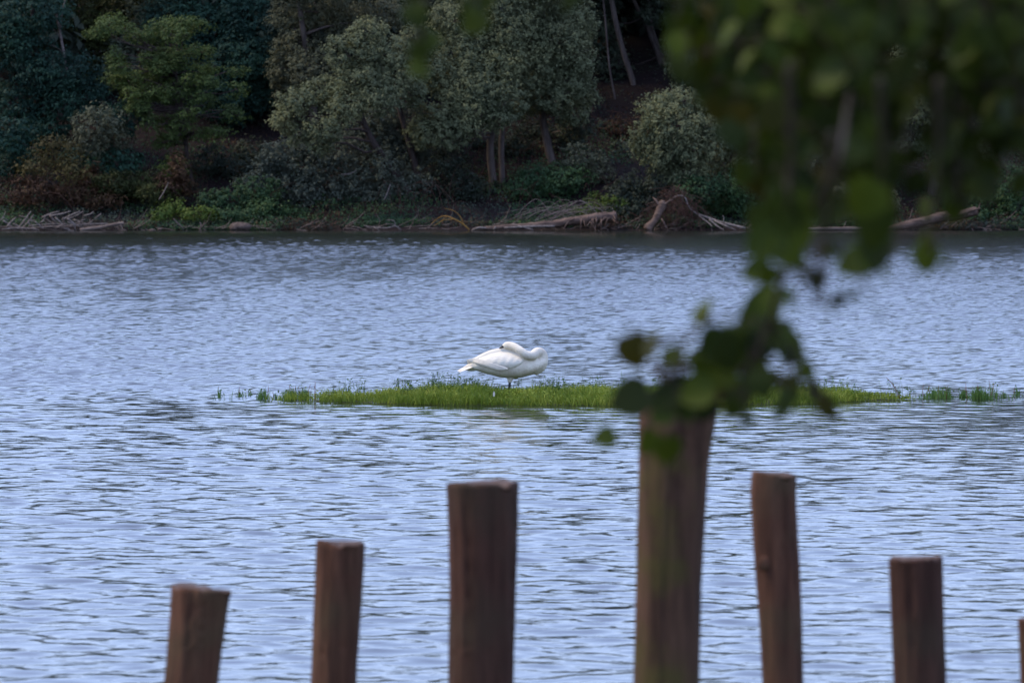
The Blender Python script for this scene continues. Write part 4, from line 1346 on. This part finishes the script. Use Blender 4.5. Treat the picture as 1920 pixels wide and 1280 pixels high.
# ------------------------------------------------------------------ wooden posts of the near bank
def post(label, d, rows, mat, knot=None, tilt=0.0):
    """rows: (py, left px, right px) from the top down"""
    top = rows[0]
    last = rows[-1]
    rows = list(rows)
    p_last = P((last[1] + last[2]) / 2, last[0], d)
    gx = p_last.x
    gz = float(near_z(np.array(gx), np.array(d))) - .25
    secs = []
    for py, a, b in rows:
        c = P((a + b) / 2, py, d)
        secs.append((c, M_PX((b - a) / 2 * 1.025, d)))
    c0, c1 = secs[-2][0], secs[-1][0]
    dr = (c1 - c0) / max((c0.z - c1.z), .01)
    secs.append((c1 + dr * (c1.z - gz), secs[-1][1] * 1.02))
    base = Vector((secs[-1][0].x, d, gz))
    sp = smooth_path(secs, 9)
    ns = 56
    V, Fc = [], []
    cracks = [(random.uniform(3.3, 6.1), random.uniform(.05, .12), random.uniform(0, .5), random.uniform(.3, 1)) for _ in range(5)]
    ph = random.uniform(0, 9)
    for i, (c, r) in enumerate(sp):
        for k in range(ns):
            a = 2 * math.pi * k / ns
            fl = 1 + .014 * math.sin(2 * a + ph) + .006 * math.sin(5 * a + ph * 2 + i * .13)
            f_ = i / len(sp)
            for ca, cw, c0_, c1_ in cracks:
                aa = ca + .05 * math.sin(i * .7 + ca * 5)
                if c0_ - .2 < f_ < c0_ + c1_:
                    fl -= .075 * math.exp(-((a - aa) / (cw * .6)) ** 2)
            fl += random.uniform(-.009, .009)
            p = Vector((math.cos(a) * r * fl, math.sin(a) * r * fl, 0))
            z = tilt * math.cos(a) * r if i == 0 else 0
            z += (.003 * math.sin(2 * a + ph) - .011 * max(0, math.sin(a * 2.5 + ph * 3)) ** 6 - .006 * max(0, math.sin(a * 6 + ph)) ** 8) if i == 0 else 0
            V.append(c + p + Vector((0, 0, z)) - base)
    n = len(sp)
    for i in range(n - 1):
        for k in range(ns):
            k2 = (k + 1) % ns
            Fc.append((i * ns + k, (i + 1) * ns + k, (i + 1) * ns + k2, i * ns + k2))
    ci = len(V)
    # chamfered top rim, then the sawn end
    for k in range(ns):
        v = V[k]
        V.append(Vector((sp[0][0].x - base.x + (v.x - sp[0][0].x + base.x) * .93, sp[0][0].y - base.y + (v.y - sp[0][0].y + base.y) * .93, v.z + .006)))
    for k in range(ns):
        k2 = (k + 1) % ns
        Fc.append((k, k2, ci + k2, ci + k))
    t = thing('wooden_post', label, 'post', base, 'wooden posts of the bank fence')
    me = bpy.data.meshes.new('shaft'); me.from_pydata([tuple(v) for v in V], [], Fc); me.update(); me.shade_smooth()
    link('shaft', me, mat, t)
    top_v = [tuple(V[ci + k]) for k in range(ns)]
    cen = sum((Vector(v) for v in top_v), Vector()) / ns
    me = bpy.data.meshes.new('sawn_end')
    me.from_pydata(top_v + [tuple(cen + Vector((0, 0, .004)))], [], [(k, (k + 1) % ns, ns) for k in range(ns)]); me.update()
    link('sawn_end', me, MEND, t)
    if knot:
        kx, ky, kr = knot
        p = P(kx, ky, d) - base
        bm = bmesh.new(); bmesh.ops.create_icosphere(bm, subdivisions=2, radius=kr)
        for v in bm.verts:
            v.co = Vector((v.co.x, v.co.y * .3, v.co.z * 1.15))
        me = bpy.data.meshes.new('knot'); bm.to_mesh(me); bm.free()
        k = link('knot', me, MPOST, t, smooth=True)
        k.location = Vector((p.x, -secs[0][1] * .9, p.z))
    return t


post('short thick post leaning right, leftmost of the row', 17.6, [(1104, 321, 433), (1150, 319, 425), (1200, 315, 419), (1280, 308, 409)], MPOST, tilt=-.12)
post('slim post with flat top, second from the left', 18.4, [(1018, 594, 683), (1100, 591, 679), (1200, 587, 672), (1280, 584, 667)], MPOST, tilt=-.06)
post('dark thick post in the middle, straight below the swan', 17.8, [(906, 838, 971), (1000, 842, 969), (1100, 844, 966), (1200, 843, 964), (1280, 842, 962)], MPOSTD, tilt=.02)
post('tallest thick post, its top hidden by the hanging leaves', 16.4, [(745, 1204, 1346), (800, 1201, 1338), (870, 1200, 1327), (960, 1197, 1321), (1100, 1194, 1313), (1280, 1190, 1309)], MPOSTM)
post('crooked post with a pale knot right of the tallest', 18.0, [(889, 1410, 1492), (930, 1408, 1492), (1000, 1412, 1495), (1060, 1416, 1499), (1160, 1424, 1503), (1280, 1430, 1506)], MPOST, knot=(1432, 1053, .022), tilt=-.08)
post('short square-topped post, second from the right', 17.4, [(1047, 1668, 1766), (1120, 1671, 1768), (1200, 1674, 1770), (1280, 1677, 1773)], MPOSTD, tilt=.04)
post('post cut off by the right edge of the picture', 17.6, [(1160, 1909, 2010), (1220, 1912, 2012), (1280, 1914, 2014)], MPOST)

# ------------------------------------------------------------------ the poplar whose leaves hang into the picture
TR = Vector((2.3, 8.5, 0)); TR.z = float(near_z(np.array(TR.x), np.array(TR.y))) - .1
tree = thing('poplar_tree', 'dark leafy poplar whose blurred branches hang into the top right', 'tree', TR)
tk = [(TR, .2), (TR + Vector((-.05, .05, 1.2)), .17), (TR + Vector((.02, .1, 2.6)), .14), (TR + Vector((-.08, .0, 4.2)), .09), (TR + Vector((0, .1, 6)), .03)]
link('trunk', Tubes(.04).add(smooth_path(tk, 6), 14).mesh('trunk', TR), MBARKW, tree)


def leaf_variant(fold, bend, lob):
    """heart-shaped leaf, unit size, stalk at the origin, blade along +X"""
    prof = [(0.0, .0), (-.07, .17), (-.02, .34), (.12, .46), (.3, .5), (.5, .46), (.7, .34), (.87, .17), (1.0, 0.0)]
    V, Fc = [], []
    for i, (x, w) in enumerate(prof):
        w = w * (1 + lob * (-1) ** i)
        zc = -bend * x * x
        V += [(max(x, 0.0) if i < 2 else x, 0, zc), (x, w, zc + fold * w), (x, -w, zc + fold * w)]
    for i in range(len(prof) - 1):
        a, b = i * 3, i * 3 + 3
        Fc.append((a, b, b + 1, a + 1))
        Fc.append((a, a + 2, b + 2, b))
    n = len(V)
    V += [(-.5, .012, .02), (-.5, -.012, .02), (.03, -.012, 0), (.03, .012, 0)]
    Fc.append((n, n + 1, n + 2, n + 3))
    me = bpy.data.meshes.new('leaf')
    me.from_pydata(V, [], Fc)
    me.materials.append(MLEAF)
    me.shade_smooth()
    return me


LV = [leaf_variant(.18, .12, 0), leaf_variant(.35, .25, .05), leaf_variant(.05, .3, .03), leaf_variant(.5, .1, 0)]
N_LEAF = 0
EXTRA = []


def put_leaf(pos, size, ang, face, v=None):
    """ang: direction of the tip in the upright plane (0 right, -90 down); face: turn about the blade's axis"""
    global N_LEAF
    x = Vector((math.cos(ang), random.uniform(-.35, .35), math.sin(ang))).normalized()
    up = Vector((math.sin(face), -math.cos(face), .25))
    y = up.cross(x).normalized()
    z = x.cross(y)
    m = Matrix((x, y, z)).transposed().to_4x4()
    me = v or random.choice(LV)
    if N_LEAF < 297:
        o = bpy.data.objects.new('leaf', me)
        COL.objects.link(o)
        o.parent = tree
        o.matrix_local = Matrix.Translation(pos - TR) @ m @ Matrix.Scale(size, 4)
        N_LEAF += 1
    else:
        EXTRA.append((pos, x, z, size))


def twig(pts, r0, r1, leaves=(), n=6, name='twig'):
    pp = [P(*p) for p in pts]
    k = len(pp) - 1
    sp = smooth_path([(p, r0 + (r1 - r0) * i / max(k, 1)) for i, p in enumerate(pp)], n)
    q = Tubes(.05).add(sp, 6)
    for (lp, sz) in leaves:
        nb = min(sp, key=lambda s_: (s_[0] - lp).length)
        q.add([(nb[0], .0022), (nb[0].lerp(lp, .5) + Vector((0, 0, .01)), .0018), (lp, .0014)], 4)
    link(name, q.mesh(name, TR), MTWIG, tree)
    return sp


# lower cluster, leaf by leaf: centre px, length px, tip angle, turn, depth
LOW = [(1190, 662, 74, -70, .1), (1224, 640, 60, 80, 1.1), (1322, 578, 56, 85, .9), (1176, 747, 84, 200, .1), (1130, 819, 52, 190, .2),
       (1417, 582, 80, 200, .0), (1445, 556, 56, 100, .3), (1335, 652, 76, 220, .0), (1372, 668, 84, -60, .1), (1408, 690, 74, -100, .2), (1440, 640, 66, 20, .2),
       (1488, 652, 70, -20, .1), (1462, 618, 60, 40, .3), (1348, 702, 64, 200, .2), (1428, 722, 62, -80, .3), (1302, 735, 74, 200, .1), (1266, 722, 60, 150, .2),
       (1322, 768, 56, -110, .3), (1380, 758, 62, -100, .2), (1396, 735, 60, -60, .2), (1464, 762, 72, -95, 1.0), (1486, 728, 56, -80, .8), (1556, 768, 62, -70, 1.1),
       (1532, 738, 46, -20, .6), (1240, 748, 60, 210, .1), (1252, 850, 66, -80, .2), (1216, 832, 54, -120, .3), (1290, 770, 60, -90, .1), (1395, 790, 40, -90, .9),
       (1370, 628, 54, 130, .5), (1388, 655, 70, 180, .1), (1345, 735, 58, -40, .2), (1238, 778, 54, -150, .2)]
for _ in range(16):
    LOW.append((random.gauss(1405, 60), random.gauss(670, 60), random.uniform(38, 58), random.uniform(0, 360), random.uniform(0, .8)))
tw_low = {
    0: [(1575, 300, 7.1), (1500, 440, 7.6), (1465, 530, 7.9), (1440, 610, 8.2), (1405, 680, 8.3), (1340, 720, 8.3), (1250, 735, 8.4), (1170, 730, 8.5)],
    1: [(1440, 610, 8.2), (1480, 640, 8.2), (1490, 700, 8.2), (1470, 750, 8.3)],
    2: [(1250, 735, 8.4), (1225, 690, 8.5), (1222, 650, 8.5)],
    3: [(1405, 680, 8.3), (1350, 640, 8.3), (1325, 590, 8.2)],
    4: [(1250, 735, 8.4), (1230, 790, 8.5), (1180, 810, 8.5)],
    5: [(1490, 700, 8.2), (1530, 730, 8.2), (1552, 750, 8.2)],
    6: [(1405, 680, 8.3), (1395, 740, 8.3), (1385, 780, 8.3)],
}
allp = []
for k, pts in tw_low.items():
    sp = smooth_path([(P(*p), 1) for p in pts], 6)
    allp.append((k, [s_[0] for s_ in sp]))
att = {k: [] for k in tw_low}
for px, py, ln, an, fc in LOW:
    c = P(px, py, 8.35 + random.uniform(-.2, .2))
    sz = M_PX(ln * .93, 8.35)
    a = R(an)
    pos = c - Vector((math.cos(a), 0, math.sin(a))) * sz * .5
    put_leaf(pos, sz, a, fc * random.choice((-1, 1)))
    stem = pos - Vector((math.cos(a), 0, math.sin(a))) * sz * .45
    k = min(allp, key=lambda q: min((v - stem).length for v in q[1]))[0]
    att[k].append((stem, sz))
for k, pts in tw_low.items():
    twig(pts, .005 if k == 0 else .003, .0025 if k == 0 else .0016, att[k])

# middle leaves over the far water
MID = [(1415, 508, 70, 190, 1.2, 7.7), (1535, 522, 52, 30, .8, 7.8), (1598, 492, 84, 200, .1, 7.6), (1640, 478, 96, -90, .3, 7.5), (1737, 488, 74, -80, .1, 7.7),
       (1572, 556, 44, 40, .9, 7.9), (1480, 470, 100, -60, .2, 7.4), (1430, 455, 100, 210, .2, 7.4), (1462, 420, 110, -100, .1, 7.4), (1500, 410, 100, -60, .3, 7.4),
       (1640, 430, 110, -85, .2, 7.4), (1620, 380, 110, -120, .1, 7.3), (1735, 455, 60, -100, .8, 7.6), (1500, 500, 60, -30, 1.0, 7.5), (1560, 470, 60, -10, 1.1, 7.5),
       (1500, 585, 26, -60, 1.2, 7.3), (1555, 590, 30, -60, 1.2, 7.3), (1650, 592, 34, -80, 1.1, 7.3), (1475, 560, 50, -60, .9, 7.4), (1440, 520, 60, -120, .6, 7.5), (1600, 545, 40, 50, 1.2, 7.5),
       (1780, 500, 40, -30, 1.2, 7.4), (1660, 520, 40, -60, 1.2, 7.4)]
for tip, base_, ids in (((1640, 470), (1650, 150), (3, 2, 10, 11, 4, 12)), ((1470, 480), (1480, 120), (6, 7, 8, 9, 13, 14, 0, 1, 5, 19)),
                        ((1520, 575), (1560, 250), (15, 16, 18, 17, 20)), ((1740, 470), (1760, 150), (4, 12, 21, 22))):
    lv = []
    for i in ids:
        px, py, ln, an, fc, d = MID[i]
        if d is None:
            continue
        c = P(px, py, d); sz = M_PX(ln * .8, d); a = R(an)
        pos = c - Vector((math.cos(a), 0, math.sin(a))) * sz * .5
        put_leaf(pos, sz, a, fc)
        lv.append((pos - Vector((math.cos(a), 0, math.sin(a))) * sz * .45, sz))
        MID[i] = (px, py, ln, an, fc, None)
    twig([(base_[0], base_[1], 7.2), ((base_[0] + tip[0]) / 2 + 10, (base_[1] + tip[1]) / 2, 7.3), (tip[0], tip[1], 7.5)], .005, .002, lv)

# the dense hanging mass, twig by twig: (x top, y end, x end, depth, leaf size m, leaves)
UP = [(1280, 40, 1270, 7.4, .052, 4), (1310, 150, 1290, 7.2, .052, 9), (1345, 200, 1330, 7.4, .052, 11), (1385, 250, 1375, 7.0, .052, 14), (1420, 350, 1420, 7.4, .052, 20),
      (1450, 440, 1450, 7.6, .052, 25), (1480, 400, 1480, 7.0, .052, 23), (1515, 440, 1500, 7.8, .052, 24), (1545, 320, 1545, 7.0, .052, 17), (1580, 400, 1580, 7.3, .052, 20),
      (1610, 300, 1612, 6.9, .052, 15), (1640, 420, 1640, 7.6, .052, 22), (1670, 330, 1668, 7.2, .052, 14), (1600, 180, 1600, 7.0, .052, 10), (1690, 80, 1690, 7.0, .052, 6),
      (1740, 90, 1735, 7.1, .052, 6), (1755, 370, 1772, 7.4, .052, 18), (1790, 400, 1795, 7.0, .052, 20), (1825, 350, 1830, 7.3, .052, 17), (1855, 250, 1855, 7.1, .052, 14),
      (1885, 330, 1885, 7.5, .052, 15), (1912, 240, 1915, 6.9, .052, 13), (1935, 360, 1940, 7.3, .052, 13), (1500, 200, 1505, 7.2, .052, 12), (1400, 110, 1400, 7.2, .052, 7),
      (1560, 140, 1560, 6.8, .052, 9), (1790, 150, 1790, 6.9, .052, 11), (1840, 140, 1845, 7.0, .052, 10), (1460, 260, 1440, 7.5, .052, 13), (1700, 400, 1705, 7.8, .052, 8),
      (1640, 90, 1640, 7.1, .052, 8), (1880, 120, 1880, 7.2, .052, 9),
      (770, 30, 775, 7.0, .045, 2), (880, 60, 890, 7.2, .045, 3), (800, 130, 782, 7.4, .045, 3), (1050, 20, 1055, 7.2, .04, 1), (900, 10, 905, 7.2, .045, 1)]
for (xt, ye, xe, d, sz, n) in UP:
    d += 1.1
    lv = []
    sz *= .86
    n = int(n * 1.4) if n > 3 else n
    for i in range(n):
        t = (i + .7) / n
        y0 = -60 if n > 3 else ye - 60
        py = y0 + (ye - y0) * t + random.uniform(-14, 14)
        px = xt + (xe - xt) * t + random.uniform(-34, 34) * (1 if n > 3 else .3)
        s_ = sz * random.uniform(.75, 1.15)
        dd = d + random.uniform(-.3, .3)
        a = R(random.gauss(-95, 42))
        pos = P(px, py, dd) - Vector((math.cos(a), 0, math.sin(a))) * s_ * .5
        put_leaf(pos, s_, a, random.gauss(0, .7))
        lv.append((pos - Vector((math.cos(a), 0, math.sin(a))) * s_ * .45, s_))
    twig([(xt + 25, -200, d - .1), (xt, -80, d), ((xt + xe) / 2 + random.uniform(-12, 12), (ye - 80) / 2, d), (xe, ye - 20, d)], .005, .002, lv, name='twig')
# boughs that carry the twigs, just above the picture
for pts in ([(TR + Vector((0, .05, 2.6)), .05), (P(1880, -300, 8.3), .035), (P(1560, -220, 8.2), .022), (P(1250, -180, 8.3), .012), (P(780, -120, 8.3), .006)],
            [(TR + Vector((0, .05, 2.3)), .045), (P(1950, -220, 8.3), .03), (P(1700, -200, 8.3), .02), (P(1400, -200, 8.4), .01)],
            [(TR + Vector((0, .05, 2.4)), .045), (P(1950, -160, 8.6), .03), (P(1700, -90, 8.6), .008), (P(1610, 110, 8.3), .0042), (P(1575, 300, 7.1), .0038)]):
    link('branch', Tubes(.05).add(smooth_path(pts, 8), 8).mesh('branch', TR), MTWIG, tree)
# the rest of the crown, above and beside the picture
r = np.random.default_rng(33)
parts = []
n = 4200
ang = r.uniform(0, 6.283, n); rad = np.sqrt(r.uniform(0, 1, n)) * 1.9
zz = r.uniform(3.35, 6.6, n)
C = np.stack([TR.x - .1 + np.cos(ang) * rad, TR.y + np.sin(ang) * rad, zz], -1)
C += .15 * r.normal(size=C.shape)
keep = C[:, 2] > 3.25
C = C[keep]
parts.append(leaf_cards(C, unit(r.normal(size=(len(C), 3)) * .7 + np.array([0, 0, .6])), r.uniform(.06, .1, len(C)), r.uniform(.05, .08, len(C)), .5, r))
link('foliage', cards_mesh('foliage', parts, TR), MLEAFM, tree, kind='stuff')
br = Tubes(.05)
for k in range(22):
    a = random.uniform(0, 6.28); z0 = random.uniform(2.2, 4.8)
    p0 = TR + Vector((-.03, .05, z0))
    p1 = p0 + Vector((math.cos(a) * 1.0, math.sin(a) * 1.0, .7)); p2 = p0 + Vector((math.cos(a) * 1.8, math.sin(a) * 1.8, .9))
    if p2.x < .55:
        p1.z += .5; p2.z += .8
    br.add(smooth_path([(p0, .03), (p1, .018), (p2, .006)], 4), 6)
link('boughs', br.mesh('boughs', TR), MTWIG, tree, kind='stuff')
# the hanging leaves past the first three hundred, same leaf shape, joined
if EXTRA:
    V, Fc = [], []
    for pos, x, z, size in EXTRA:
        y = z.cross(x)
        b0 = len(V)
        me = random.choice(LV)
        for v in me.vertices:
            V.append(tuple(pos - TR + (x * v.co.x + y * v.co.y + z * v.co.z) * size))
        Fc += [tuple(b0 + i for i in p.vertices) for p in me.polygons]
    me = bpy.data.meshes.new('hanging_foliage')
    me.from_pydata(V, [], Fc)
    me.shade_smooth()
    link('hanging_foliage', me, MLEAFM, tree, kind='stuff')
print('leaves', N_LEAF, 'extra', len(EXTRA))
